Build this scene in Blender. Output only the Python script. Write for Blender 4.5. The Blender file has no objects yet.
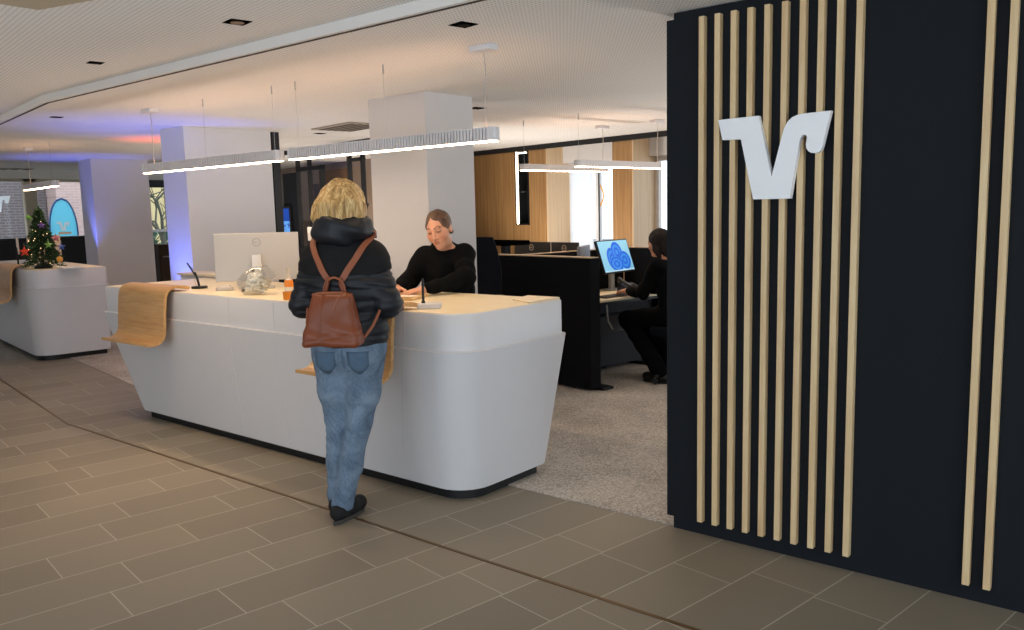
import bpy, bmesh, math, random
import numpy as np
from mathutils import Vector, Matrix
from mathutils.bvhtree import BVHTree

random.seed(7)
rng = np.random.default_rng(11)
SC = bpy.context.scene
COL = SC.collection
PI = math.pi
G = math.radians(9.2)                       # building grid against the counter's axes
TV = Vector((math.sin(G), math.cos(G), 0))  # grid "away"
UV = Vector((math.cos(G), -math.sin(G), 0)) # grid "right"
ZC = 2.42                                   # ceiling height


# ------------------------------------------------------------------ materials
def lin(h):
    h = h.lstrip('#')
    c = [int(h[i:i + 2], 16) / 255 for i in (0, 2, 4)]
    return tuple((v / 12.92 if v <= .04045 else ((v + .055) / 1.055) ** 2.4) for v in c) + (1.0,)


MATS = {}


class NT:
    def __init__(s, name):
        s.m = bpy.data.materials.new(name)
        s.m.use_nodes = True
        s.t = s.m.node_tree
        s.b = s.t.nodes['Principled BSDF']
        s.out = s.t.nodes['Material Output']

    def n(s, typ, **kw):
        nd = s.t.nodes.new(typ)
        for k, v in kw.items():
            if k.startswith('i_'):
                key = k[2:]
                key = int(key) if key.isdigit() else key.replace('_', ' ')
                nd.inputs[key].default_value = v
            else:
                setattr(nd, k, v)
        return nd

    def l(s, a, b):
        s.t.links.new(a, b)

    def math(s, op, a, b=None, clamp=False):
        nd = s.n('ShaderNodeMath', operation=op)
        nd.use_clamp = clamp
        for i, v in enumerate((a, b)):
            if v is None:
                continue
            if isinstance(v, (int, float)):
                nd.inputs[i].default_value = v
            else:
                s.l(v, nd.inputs[i])
        return nd.outputs[0]

    def mix(s, fac, a, b):
        nd = s.n('ShaderNodeMix', data_type='RGBA')
        for sock, v in ((nd.inputs['Factor'], fac), (nd.inputs['A'], a), (nd.inputs['B'], b)):
            if isinstance(v, (int, float, tuple)):
                sock.default_value = v
            else:
                s.l(v, sock)
        return nd.outputs['Result']


def plain(name, col, rough=.5, metal=0., var=.04, scale=8., bump=0., spec=.5, coat=0., sheen=0., trans=0., ior=1.45, bscale=None):
    if name in MATS:
        return MATS[name]
    k = NT(name)
    k.b.inputs['Roughness'].default_value = rough
    k.b.inputs['Metallic'].default_value = metal
    k.b.inputs['Specular IOR Level'].default_value = spec
    k.b.inputs['Coat Weight'].default_value = coat
    k.b.inputs['Sheen Weight'].default_value = sheen
    k.b.inputs['Transmission Weight'].default_value = trans
    k.b.inputs['IOR'].default_value = ior
    c = lin(col)
    tc = k.n('ShaderNodeTexCoord')
    no = k.n('ShaderNodeTexNoise', i_Scale=scale, i_Detail=3.0)
    k.l(tc.outputs['Object'], no.inputs['Vector'])
    a = tuple(max(0, v * (1 - var)) for v in c[:3]) + (1,)
    b = tuple(min(1, v * (1 + var)) for v in c[:3]) + (1,)
    k.l(k.mix(no.outputs['Fac'], a, b), k.b.inputs['Base Color'])
    if bump:
        n2 = k.n('ShaderNodeTexNoise', i_Scale=bscale or scale * 12, i_Detail=4.0)
        k.l(tc.outputs['Object'], n2.inputs['Vector'])
        bp = k.n('ShaderNodeBump', i_Strength=bump, i_Distance=.01)
        k.l(n2.outputs['Fac'], bp.inputs['Height'])
        k.l(bp.outputs['Normal'], k.b.inputs['Normal'])
    MATS[name] = k.m
    return k.m


def wood(name, dark, light, grain=(1, 1, 30), scale=4., rough=.45, rot=0.):
    if name in MATS:
        return MATS[name]
    k = NT(name)
    tc = k.n('ShaderNodeTexCoord')
    mp = k.n('ShaderNodeMapping')
    mp.inputs['Scale'].default_value = grain
    mp.inputs['Rotation'].default_value = (0, 0, rot)
    k.l(tc.outputs['Object'], mp.inputs['Vector'])
    no = k.n('ShaderNodeTexNoise', i_Scale=scale, i_Detail=6.0, i_Roughness=.6, i_Distortion=.4)
    k.l(mp.outputs['Vector'], no.inputs['Vector'])
    r = k.n('ShaderNodeValToRGB')
    r.color_ramp.elements[0].position = .3
    r.color_ramp.elements[0].color = lin(dark)
    r.color_ramp.elements[1].position = .7
    r.color_ramp.elements[1].color = lin(light)
    k.l(no.outputs['Fac'], r.inputs['Fac'])
    k.l(r.outputs['Color'], k.b.inputs['Base Color'])
    k.b.inputs['Roughness'].default_value = rough
    MATS[name] = k.m
    return k.m


def glow(name, col, strength):
    if name in MATS:
        return MATS[name]
    k = NT(name)
    k.b.inputs['Base Color'].default_value = lin(col)
    k.b.inputs['Emission Color'].default_value = lin(col)
    k.b.inputs['Emission Strength'].default_value = strength
    k.b.inputs['Roughness'].default_value = .6
    MATS[name] = k.m
    return k.m


def glass(name, tint='#ffffff', rough=0., refl=.06):
    """window glass: straight through with a weak mirror"""
    if name in MATS:
        return MATS[name]
    k = NT(name)
    tr = k.n('ShaderNodeBsdfTransparent')
    tr.inputs['Color'].default_value = lin(tint)
    gl = k.n('ShaderNodeBsdfGlossy', i_Roughness=.02)
    fr = k.n('ShaderNodeFresnel', i_IOR=1.45)
    ms = k.n('ShaderNodeMixShader')
    ge = k.n('ShaderNodeNewGeometry')
    k.l(k.math('MULTIPLY', fr.outputs[0], k.math('SUBTRACT', 1., ge.outputs['Backfacing'])), ms.inputs['Fac'])
    k.l(tr.outputs[0], ms.inputs[1])
    k.l(gl.outputs[0], ms.inputs[2])
    k.l(ms.outputs[0], k.out.inputs['Surface'])
    MATS[name] = k.m
    return k.m


def backlit(name, col, w_=.7):
    """thin cloth, blind or film that lets daylight through"""
    if name in MATS:
        return MATS[name]
    k = NT(name)
    tl = k.n('ShaderNodeBsdfTranslucent')
    tl.inputs['Color'].default_value = lin(col)
    mx = k.n('ShaderNodeMixShader', i_0=w_)
    k.b.inputs['Base Color'].default_value = lin(col)
    k.b.inputs['Roughness'].default_value = .9
    k.l(k.b.outputs[0], mx.inputs[1])
    k.l(tl.outputs[0], mx.inputs[2])
    k.l(mx.outputs[0], k.out.inputs['Surface'])
    MATS[name] = k.m
    return k.m


def tile_material():
    k = NT('stone_tiles')
    geo = k.n('ShaderNodeNewGeometry')
    mp = k.n('ShaderNodeMapping')
    mp.inputs['Rotation'].default_value = (0, 0, G)
    k.l(geo.outputs['Position'], mp.inputs['Vector'])
    sp = k.n('ShaderNodeSeparateXYZ')
    k.l(mp.outputs['Vector'], sp.inputs[0])
    u, t = sp.outputs[0], sp.outputs[1]
    p, L = .2935, .60
    ur = k.math('DIVIDE', k.math('ADD', u, 1.0), p)
    row = k.math('FLOOR', ur)
    fu = k.math('SUBTRACT', ur, row)
    wn = k.n('ShaderNodeTexWhiteNoise', noise_dimensions='1D')
    k.l(row, wn.inputs['W'])
    tr = k.math('ADD', k.math('DIVIDE', t, L), wn.outputs['Value'])
    cell = k.math('FLOOR', tr)
    ft = k.math('SUBTRACT', tr, cell)
    gu = k.math('LESS_THAN', k.math('SUBTRACT', .5, k.math('ABSOLUTE', k.math('SUBTRACT', fu, .5))), .0027 / p)
    gt = k.math('LESS_THAN', k.math('SUBTRACT', .5, k.math('ABSOLUTE', k.math('SUBTRACT', ft, .5))), .0022 / L)
    grout = k.math('MAXIMUM', gu, gt)
    cv = k.n('ShaderNodeCombineXYZ')
    k.l(row, cv.inputs[0])
    k.l(cell, cv.inputs[1])
    w2 = k.n('ShaderNodeTexWhiteNoise', noise_dimensions='2D')
    k.l(cv.outputs[0], w2.inputs['Vector'])
    no = k.n('ShaderNodeTexNoise', i_Scale=2.2, i_Detail=8.0, i_Roughness=.65)
    k.l(geo.outputs['Position'], no.inputs['Vector'])
    n3 = k.n('ShaderNodeTexNoise', i_Scale=60., i_Detail=3.0)
    k.l(geo.outputs['Position'], n3.inputs['Vector'])
    f = k.math('ADD', k.math('MULTIPLY', w2.outputs['Value'], .45), k.math('MULTIPLY', no.outputs['Fac'], .45))
    f = k.math('ADD', f, k.math('MULTIPLY', n3.outputs['Fac'], .15))
    c = k.mix(f, lin('#766d60'), lin('#978d7c'))
    c = k.mix(grout, c, lin('#b8af9f'))
    k.l(c, k.b.inputs['Base Color'])
    k.l(k.math('ADD', .42, k.math('MULTIPLY', no.outputs['Fac'], .2)), k.b.inputs['Roughness'])
    k.b.inputs['Specular IOR Level'].default_value = .35
    bp = k.n('ShaderNodeBump', i_Strength=.12, i_Distance=.003)
    k.l(k.math('SUBTRACT', n3.outputs['Fac'], grout), bp.inputs['Height'])
    k.l(bp.outputs['Normal'], k.b.inputs['Normal'])
    return k.m


def carpet_material():
    k = NT('carpet_pile')
    geo = k.n('ShaderNodeNewGeometry')
    n1 = k.n('ShaderNodeTexNoise', i_Scale=90., i_Detail=2.0)
    n2 = k.n('ShaderNodeTexNoise', i_Scale=2.5, i_Detail=4.0)
    vo = k.n('ShaderNodeTexVoronoi', i_Scale=70.)
    for n in (n1, n2, vo):
        k.l(geo.outputs['Position'], n.inputs['Vector'])
    r = k.n('ShaderNodeValToRGB')
    r.color_ramp.elements[0].position = .36
    r.color_ramp.elements[0].color = lin('#938a80')
    r.color_ramp.elements[1].position = .62
    r.color_ramp.elements[1].color = lin('#d3cabf')
    k.l(k.math('ADD', k.math('MULTIPLY', n1.outputs['Fac'], .7), k.math('MULTIPLY', n2.outputs['Fac'], .3)), r.inputs['Fac'])
    k.l(r.outputs['Color'], k.b.inputs['Base Color'])
    k.b.inputs['Roughness'].default_value = .95
    k.b.inputs['Specular IOR Level'].default_value = .1
    bp = k.n('ShaderNodeBump', i_Strength=.5, i_Distance=.006)
    k.l(vo.outputs['Distance'], bp.inputs['Height'])
    k.l(bp.outputs['Normal'], k.b.inputs['Normal'])
    return k.m


def perforated_material():
    k = NT('perforated_plaster')
    geo = k.n('ShaderNodeNewGeometry')
    mp = k.n('ShaderNodeMapping')
    mp.inputs['Rotation'].default_value = (0, 0, G)
    mp.inputs['Scale'].default_value = (1 / .024,) * 3
    k.l(geo.outputs['Position'], mp.inputs['Vector'])
    fr = k.n('ShaderNodeVectorMath', operation='FRACTION')
    k.l(mp.outputs['Vector'], fr.inputs[0])
    sp = k.n('ShaderNodeSeparateXYZ')
    k.l(fr.outputs[0], sp.inputs[0])
    x = k.math('SUBTRACT', sp.outputs[0], .5)
    y = k.math('SUBTRACT', sp.outputs[1], .5)
    d = k.math('SQRT', k.math('ADD', k.math('MULTIPLY', x, x), k.math('MULTIPLY', y, y)))
    hole = k.math('LESS_THAN', d, .21)
    k.l(k.mix(hole, lin('#e6e4e1'), lin('#b4b2af')), k.b.inputs['Base Color'])
    k.b.inputs['Roughness'].default_value = .9
    k.b.inputs['Specular IOR Level'].default_value = .1
    return k.m


def brick_material(name, a, b, mortar, scale=1.):
    k = NT(name)
    tc = k.n('ShaderNodeTexCoord')
    sp = k.n('ShaderNodeSeparateXYZ')
    k.l(tc.outputs['Object'], sp.inputs[0])
    cv = k.n('ShaderNodeCombineXYZ')
    k.l(sp.outputs[1], cv.inputs[0])
    k.l(sp.outputs[2], cv.inputs[1])
    br = k.n('ShaderNodeTexBrick')
    br.inputs['Color1'].default_value = lin(a)
    br.inputs['Color2'].default_value = lin(b)
    br.inputs['Mortar'].default_value = lin(mortar)
    br.inputs['Scale'].default_value = scale
    br.inputs['Mortar Size'].default_value = .012
    br.inputs['Brick Width'].default_value = .24
    br.inputs['Row Height'].default_value = .072
    k.l(cv.outputs[0], br.inputs['Vector'])
    k.l(br.outputs['Color'], k.b.inputs['Base Color'])
    k.b.inputs['Roughness'].default_value = .9
    return k.m


def vcol_material(name, rough=.5, sss=0.):
    k = NT(name)
    at = k.n('ShaderNodeAttribute', attribute_name='tone')
    tc = k.n('ShaderNodeTexCoord')
    no = k.n('ShaderNodeTexNoise', i_Scale=25., i_Detail=3.0)
    k.l(tc.outputs['Object'], no.inputs['Vector'])
    hs = k.n('ShaderNodeHueSaturation')
    k.l(k.math('ADD', .94, k.math('MULTIPLY', no.outputs['Fac'], .12)), hs.inputs['Value'])
    k.l(at.outputs['Color'], hs.inputs['Color'])
    k.l(hs.outputs['Color'], k.b.inputs['Base Color'])
    k.b.inputs['Roughness'].default_value = rough
    k.b.inputs['Subsurface Weight'].default_value = sss
    k.b.inputs['Subsurface Radius'].default_value = (.01, .004, .002)
    return k.m


def hair_material(name, dark, mid, light, rough=.5):
    k = NT(name)
    tc = k.n('ShaderNodeTexCoord')
    mp = k.n('ShaderNodeMapping')
    mp.inputs['Scale'].default_value = (38, 38, 6)
    k.l(tc.outputs['Object'], mp.inputs['Vector'])
    no = k.n('ShaderNodeTexNoise', i_Scale=1.4, i_Detail=5.0, i_Distortion=1.2)
    k.l(mp.outputs['Vector'], no.inputs['Vector'])
    r = k.n('ShaderNodeValToRGB')
    r.color_ramp.elements[0].position = .32
    r.color_ramp.elements[0].color = lin(dark)
    r.color_ramp.elements[1].position = .68
    r.color_ramp.elements[1].color = lin(light)
    e = r.color_ramp.elements.new(.5)
    e.color = lin(mid)
    k.l(no.outputs['Fac'], r.inputs['Fac'])
    k.l(r.outputs['Color'], k.b.inputs['Base Color'])
    k.b.inputs['Roughness'].default_value = rough
    bp = k.n('ShaderNodeBump', i_Strength=.35, i_Distance=.006)
    k.l(no.outputs['Fac'], bp.inputs['Height'])
    k.l(bp.outputs['Normal'], k.b.inputs['Normal'])
    return k.m


def denim_material():
    k = NT('denim')
    tc = k.n('ShaderNodeTexCoord')
    n1 = k.n('ShaderNodeTexNoise', i_Scale=9., i_Detail=5.0, i_Distortion=.6)
    mp = k.n('ShaderNodeMapping')
    mp.inputs['Scale'].default_value = (220, 220, 60)
    n2 = k.n('ShaderNodeTexNoise', i_Scale=1., i_Detail=2.0)
    k.l(tc.outputs['Object'], n1.inputs['Vector'])
    k.l(tc.outputs['Object'], mp.inputs['Vector'])
    k.l(mp.outputs['Vector'], n2.inputs['Vector'])
    f = k.math('ADD', k.math('MULTIPLY', n1.outputs['Fac'], .7), k.math('MULTIPLY', n2.outputs['Fac'], .3))
    r = k.n('ShaderNodeValToRGB')
    r.color_ramp.elements[0].position = .32
    r.color_ramp.elements[0].color = lin('#42566d')
    r.color_ramp.elements[1].position = .66
    r.color_ramp.elements[1].color = lin('#8094a8')
    k.l(f, r.inputs['Fac'])
    k.l(r.outputs['Color'], k.b.inputs['Base Color'])
    k.b.inputs['Roughness'].default_value = .9
    return k.m


# ------------------------------------------------------------------ geometry
class MB:
    """collects shapes in world (or a local) frame and links them as one mesh object"""

    def __init__(s, M=None):
        s.v, s.f, s.M = [], [], M

    def add(s, vs, fs):
        o = len(s.v)
        s.v += [tuple(s.M @ Vector(v)) if s.M else tuple(v) for v in vs]
        s.f += [tuple(i + o for i in f) for f in fs]
        return s

    def box(s, x0, x1, y0, y1, z0, z1):
        vs = [(x, y, z) for z in (z0, z1) for y in (y0, y1) for x in (x0, x1)]
        return s.add(vs, [(0, 2, 3, 1), (4, 5, 7, 6), (0, 1, 5, 4), (2, 6, 7, 3), (0, 4, 6, 2), (1, 3, 7, 5)])

    def rings(s, rings, cap=True, closed=True):
        n = len(rings[0])
        vs = [p for r in rings for p in r]
        fs = []
        for k in range(len(rings) - 1):
            for i in range(n if closed else n - 1):
                j = (i + 1) % n
                fs.append((k * n + i, k * n + j, (k + 1) * n + j, (k + 1) * n + i))
        if cap and closed:
            fs.append(tuple(range(n - 1, -1, -1)))
            fs.append(tuple((len(rings) - 1) * n + i for i in range(n)))
        return s.add(vs, fs)

    def prism(s, poly, z0, z1):
        return s.rings([[(x, y, z0) for x, y in poly], [(x, y, z1) for x, y in poly]])

    def tube(s, pts, r, n=8):
        pts = [Vector(p) for p in pts]
        rs = list(r) if isinstance(r, (list, tuple)) else [r] * len(pts)
        t = (pts[1] - pts[0]).normalized()
        a = t.orthogonal().normalized()
        rings = []
        for i, p in enumerate(pts):
            if i == 0:
                d = pts[1] - pts[0]
            elif i == len(pts) - 1:
                d = pts[-1] - pts[-2]
            else:
                d = pts[i + 1] - pts[i - 1]
            d.normalize()
            a = (a - d * a.dot(d)).normalized()
            b = d.cross(a)
            rings.append([p + (a * math.cos(2 * PI * k / n) + b * math.sin(2 * PI * k / n)) * rs[i] for k in range(n)])
        return s.rings(rings)

    def lathe(s, prof, c=(0, 0, 0), n=24):
        return s.rings([[(c[0] + r * math.cos(2 * PI * k / n), c[1] + r * math.sin(2 * PI * k / n), c[2] + z) for k in range(n)] for r, z in prof])

    def ell(s, c, r, n=16, m=10):
        prof = [(math.sin(PI * i / m), -math.cos(PI * i / m)) for i in range(m + 1)]
        prof[0] = (.02, -1)
        prof[-1] = (.02, 1)
        return s.rings([[(c[0] + r[0] * q * math.cos(2 * PI * k / n), c[1] + r[1] * q * math.sin(2 * PI * k / n), c[2] + r[2] * z) for k in range(n)] for q, z in prof])

    def sheet(s, prof, x0, x1, th):
        """profile of (y, z) points swept along x, given thickness"""
        n = len(prof)
        nor = []
        for i in range(n):
            a = prof[max(0, i - 1)]
            b = prof[min(n - 1, i + 1)]
            d = Vector((b[0] - a[0], b[1] - a[1])).normalized()
            nor.append((-d.y, d.x))
        loop = list(prof) + [(prof[i][0] + nor[i][0] * th, prof[i][1] + nor[i][1] * th) for i in range(n - 1, -1, -1)]
        m = len(loop)
        vs = [(x0, y, z) for y, z in loop] + [(x1, y, z) for y, z in loop]
        fs = [(i, (i + 1) % m, m + (i + 1) % m, m + i) for i in range(m)]
        for k in range(n - 1):
            a, b, c, d = k, k + 1, m - 2 - k, m - 1 - k
            fs.append((a, d, c, b))
            fs.append((m + a, m + b, m + c, m + d))
        return s.add(vs, fs)

    def build(s, name, mat, parent=None, bevel=0., sharp=35, seg=2, smooth=True):
        me = bpy.data.meshes.new(name)
        if parent is not None:
            I = WM[parent.name].inverted()
            vs = [tuple(I @ Vector(v)) for v in s.v]
        else:
            vs = s.v
        me.from_pydata(vs, [], s.f)
        bm = bmesh.new()
        bm.from_mesh(me)
        bmesh.ops.remove_doubles(bm, verts=bm.verts, dist=1e-6)
        bmesh.ops.recalc_face_normals(bm, faces=bm.faces)
        bm.to_mesh(me)
        bm.free()
        return link(name, me, mat, parent, bevel, sharp, seg, smooth)


WM = {}


def link(name, me, mat, parent=None, bevel=0., sharp=35, seg=2, smooth=True):
    me.materials.append(mat)
    if smooth and len(me.polygons):
        me.polygons.foreach_set('use_smooth', [True] * len(me.polygons))
        me.set_sharp_from_angle(angle=math.radians(sharp))
    o = bpy.data.objects.new(name, me)
    COL.objects.link(o)
    WM[o.name] = WM[parent.name].copy() if parent is not None else Matrix()
    if parent is not None:
        o.parent = parent
    if bevel:
        b = o.modifiers.new('bevel', 'BEVEL')
        b.width = bevel
        b.segments = seg
        b.limit_method = 'ANGLE'
        b.angle_limit = math.radians(40)
    return o


def tag(o, label, cat, group=None, kind=None):
    o['label'] = label
    o['category'] = cat
    if group:
        o['group'] = group
    if kind:
        o['kind'] = kind
    return o


def thing(name, label, cat, loc=(0, 0, 0), rz=0., group=None):
    o = bpy.data.objects.new(name, None)
    o.empty_display_size = .1
    COL.objects.link(o)
    M = Matrix.Translation(loc) @ Matrix.Rotation(rz, 4, 'Z')
    o.matrix_world = M
    o.location = loc
    o.rotation_euler = (0, 0, rz)
    WM[o.name] = M
    return tag(o, label, cat, group)


def LM(o):
    """the thing's own frame, for shapes authored locally"""
    return WM[o.name]


def struct(mb, name, mat, parent=None, **kw):
    o = mb.build(name, mat, parent, **kw)
    o['kind'] = 'structure'
    return o


def label(o, text):
    o['label'] = text
    return o


def frame(loc, rz):
    return Matrix.Translation(loc) @ Matrix.Rotation(rz, 4, 'Z')


def rrect(x0, x1, y0, y1, r, n=8):
    """rounded rectangle, r = radii of corners (x0y0, x1y0, x1y1, x0y1)"""
    out = []
    for (cx, cy, a0, q) in ((x0, y0, PI, r[0]), (x1, y0, 1.5 * PI, r[1]), (x1, y1, 0, r[2]), (x0, y1, .5 * PI, r[3])):
        sx = 1 if cx == x0 else -1
        sy = 1 if cy == y0 else -1
        for i in range(n + 1):
            a = a0 + .5 * PI * i / n
            out.append((cx + sx * q + q * math.cos(a), cy + sy * q + q * math.sin(a)))
    return out


# ------------------------------------------------------------------ signed-distance figures
class Field:
    def __init__(s, lo, hi, h):
        s.lo = np.array(lo, np.float32)
        s.h = h
        s.n = np.ceil((np.array(hi) - np.array(lo)) / h).astype(int) + 1
        s.v = np.full(s.n, .5, np.float32)

    def sub(s, lo, hi):
        a = np.clip(np.floor((np.array(lo) - s.lo) / s.h).astype(int), 0, s.n - 1)
        b = np.clip(np.ceil((np.array(hi) - s.lo) / s.h).astype(int) + 1, 1, s.n)
        ax = [s.lo[i] + s.h * np.arange(a[i], b[i], dtype=np.float32) for i in range(3)]
        X, Y, Z = np.meshgrid(*ax, indexing='ij')
        return (slice(a[0], b[0]), slice(a[1], b[1]), slice(a[2], b[2])), X, Y, Z

    @staticmethod
    def smin(a, b, k):
        h = np.clip(.5 + .5 * (b - a) / k, 0, 1)
        return b + (a - b) * h - k * h * (1 - h)

    def put(s, sl, d, k, cut):
        if cut:
            s.v[sl] = -s.smin(-s.v[sl], d, k)
        else:
            s.v[sl] = s.smin(s.v[sl], d, k)

    def cap(s, a, b, ra, rb=None, k=.01, cut=False):
        a = np.array(a, float)
        b = np.array(b, float)
        rb = ra if rb is None else rb
        m = max(ra, rb) + k + .03
        sl, X, Y, Z = s.sub(np.minimum(a, b) - m, np.maximum(a, b) + m)
        d = b - a
        L = float(d @ d) or 1e-9
        t = np.clip(((X - a[0]) * d[0] + (Y - a[1]) * d[1] + (Z - a[2]) * d[2]) / L, 0, 1)
        q = np.sqrt((X - a[0] - t * d[0]) ** 2 + (Y - a[1] - t * d[1]) ** 2 + (Z - a[2] - t * d[2]) ** 2)
        s.put(sl, q - (ra + t * (rb - ra)), k, cut)

    def ell(s, c, r, R=None, k=.01, cut=False):
        c = np.array(c, float)
        r = np.array(r, float)
        m = r.max() + k + .03
        sl, X, Y, Z = s.sub(c - m, c + m)
        x, y, z = X - c[0], Y - c[1], Z - c[2]
        if R is not None:
            x, y, z = (R[0][0] * x + R[1][0] * y + R[2][0] * z, R[0][1] * x + R[1][1] * y + R[2][1] * z, R[0][2] * x + R[1][2] * y + R[2][2] * z)
        k0 = np.sqrt((x / r[0]) ** 2 + (y / r[1]) ** 2 + (z / r[2]) ** 2)
        k1 = np.sqrt((x / r[0] ** 2) ** 2 + (y / r[1] ** 2) ** 2 + (z / r[2] ** 2) ** 2)
        s.put(sl, k0 * (k0 - 1) / np.maximum(k1, 1e-6), k, cut)

    def chain(s, pts, rs, k=.02):
        for i in range(len(pts) - 1):
            s.cap(pts[i], pts[i + 1], rs[i], rs[i + 1], k)

    def grid(s):
        sl, X, Y, Z = s.sub(s.lo, s.lo + s.h * (s.n - 1))
        return X, Y, Z

    def mesh(s):
        v = s.v
        ins = v < 0
        c = [ins[i:ins.shape[0] - 1 + i, j:ins.shape[1] - 1 + j, k:ins.shape[2] - 1 + k] for i in (0, 1) for j in (0, 1) for k in (0, 1)]
        cnt = sum(x.astype(np.int8) for x in c)
        act = (cnt > 0) & (cnt < 8)
        I = np.argwhere(act)
        idx = -np.ones(act.shape, np.int64)
        idx[act] = np.arange(len(I))
        P = np.zeros((len(I), 3))
        N = np.zeros(len(I))
        E8 = [(0, 0, 0), (1, 0, 0), (0, 1, 0), (0, 0, 1), (1, 1, 0), (1, 0, 1), (0, 1, 1), (1, 1, 1)]
        for a in E8:
            for ax in range(3):
                if a[ax]:
                    continue
                b = list(a)
                b[ax] = 1
                va = v[I[:, 0] + a[0], I[:, 1] + a[1], I[:, 2] + a[2]]
                vb = v[I[:, 0] + b[0], I[:, 1] + b[1], I[:, 2] + b[2]]
                w = (va < 0) != (vb < 0)
                t = np.where(w, va / np.where(w, va - vb, 1), 0)
                p = np.array(a, float)[None, :] + t[:, None] * (np.array(b) - np.array(a))[None, :]
                P[w] += p[w]
                N += w
        P = (I + P / np.maximum(N, 1)[:, None]) * s.h + s.lo
        Q = []
        for ax in range(3):
            sa = [slice(None)] * 3
            sb = [slice(None)] * 3
            sa[ax] = slice(0, -1)
            sb[ax] = slice(1, None)
            w = ins[tuple(sa)] != ins[tuple(sb)]
            e = np.argwhere(w)
            o1, o2 = [(1, 2), (2, 0), (0, 1)][ax]
            ok = (e[:, o1] > 0) & (e[:, o2] > 0) & (e[:, o1] < v.shape[o1] - 1) & (e[:, o2] < v.shape[o2] - 1)
            e = e[ok]
            q = []
            for d1, d2 in ((1, 1), (0, 1), (0, 0), (1, 0)):
                f = e.copy()
                f[:, o1] -= d1
                f[:, o2] -= d2
                q.append(idx[f[:, 0], f[:, 1], f[:, 2]])
            q = np.stack(q, 1)
            flip = ~ins[e[:, 0], e[:, 1], e[:, 2]]
            q[flip] = q[flip][:, ::-1]
            Q.append(q)
        return P, np.concatenate(Q)


def skin_mesh(F, name, mat, parent, tone=None, relax=1):
    """turns the field into one mesh object, authored in the parent's local frame"""
    P, Q = F.mesh()
    for _ in range(relax):
        S = np.zeros_like(P)
        n = np.zeros(len(P))
        for a, b in ((0, 1), (1, 2), (2, 3), (3, 0)):
            np.add.at(S, Q[:, a], P[Q[:, b]])
            np.add.at(n, Q[:, a], 1)
            np.add.at(S, Q[:, b], P[Q[:, a]])
            np.add.at(n, Q[:, b], 1)
        P = .5 * P + .5 * S / np.maximum(n, 1)[:, None]
    me = bpy.data.meshes.new(name)
    me.from_pydata(P.tolist(), [], Q.tolist())
    me.update()
    if tone is not None:
        c = tone(P)
        at = me.attributes.new('tone', 'FLOAT_COLOR', 'POINT')
        at.data.foreach_set('color', np.concatenate([c, np.ones((len(P), 1))], 1).astype(np.float32).ravel())
    o = link(name, me, mat, parent, sharp=180)
    return o, P, Q


def basis(yaw=0, pitch=0, roll=0):
    """columns right, forward, up; yaw > 0 turns to the figure's left, pitch > 0 looks up, roll > 0 tips to its left"""
    R = Matrix.Rotation(yaw, 3, 'Z') @ Matrix.Rotation(pitch, 3, 'X') @ Matrix.Rotation(-roll, 3, 'Y')
    return np.array(R)


def head(F, c, R, s=1.):
    c = np.array(c, float)

    def w(x, y, z):
        return c + R @ (np.array((x, y, z)) * s)

    F.ell(w(0, -.014, .034), np.array((.075, .094, .087)) * s, R, .02)
    F.ell(w(0, .022, -.038), np.array((.057, .066, .082)) * s, R, .035 * s)
    F.ell(w(0, .064, -.100), np.array((.022, .020, .018)) * s, R, .025 * s)
    for q in (-1, 1):
        F.ell(w(q * .042, .052, -.026), np.array((.024, .026, .026)) * s, R, .03 * s)
        F.cap(w(q * .012, .089, .030), w(q * .044, .075, .026), .009 * s, .007 * s, .014 * s)
        F.ell(w(q * .032, .101, .007), np.array((.017, .014, .011)) * s, R, .012 * s, cut=True)
        F.ell(w(q * .031, .078, .007), np.array((.0135,) * 3) * s, R, .003)
        F.cap(w(q * .018, .088, .0125), w(q * .043, .080, .0105), .0035 * s, .003 * s, .005 * s)
        F.ell(w(q * .011, .095, -.033), np.array((.0085, .010, .008)) * s, R, .006 * s)
        F.ell(w(q * .074, -.008, -.004), np.array((.009, .021, .033)) * s, R, .008 * s)
    F.cap(w(0, .088, .020), w(0, .108, -.027), .0075 * s, .011 * s, .012 * s)
    for q in (-1, 1):
        F.cap(w(0, .092, -.0575), w(q * .020, .082, -.062), .0058 * s, .003 * s, .006 * s)
        F.cap(w(0, .091, -.0690), w(q * .018, .082, -.064), .0068 * s, .003 * s, .006 * s)


def face_tone(P, c, R, s, skin, lip, brow, lash, base=None):
    L = (P - np.array(c)) @ R / s
    T = np.tile(np.array(skin[:3]), (len(P), 1)) if base is None else base
    x, y, z = np.abs(L[:, 0]), L[:, 1], L[:, 2]

    def blend(m, col):
        T[:] = T * (1 - m[:, None]) + np.array(col[:3])[None] * m[:, None]

    ch = np.exp(-((x - .042) / .018) ** 2 - ((z + .03) / .02) ** 2) * (y > .04) * .35
    blend(ch, lip)
    blend(((z < -.053) & (z > -.073) & (x < .019 - .25 * np.abs(z + .063)) & (y > .08)).astype(float) * .6, lip)
    bz = .031 + .006 * np.clip((x - .012) / .02, 0, 1) - .010 * np.clip((x - .034) / .016, 0, 1)
    blend(((np.abs(z - bz) < .0042) & (x > .012) & (x < .050) & (y > .06)).astype(float) * .85, brow)
    blend(((z > .0015) & (z < .0065) & (x > .017) & (x < .046) & (y > .068) & (y < .1)).astype(float) * .9, lash)
    blend((np.exp(-((x - .032) / .016) ** 2 - ((z - .012) / .010) ** 2) * (y > .06)) * .30, brow)
    return T


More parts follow.
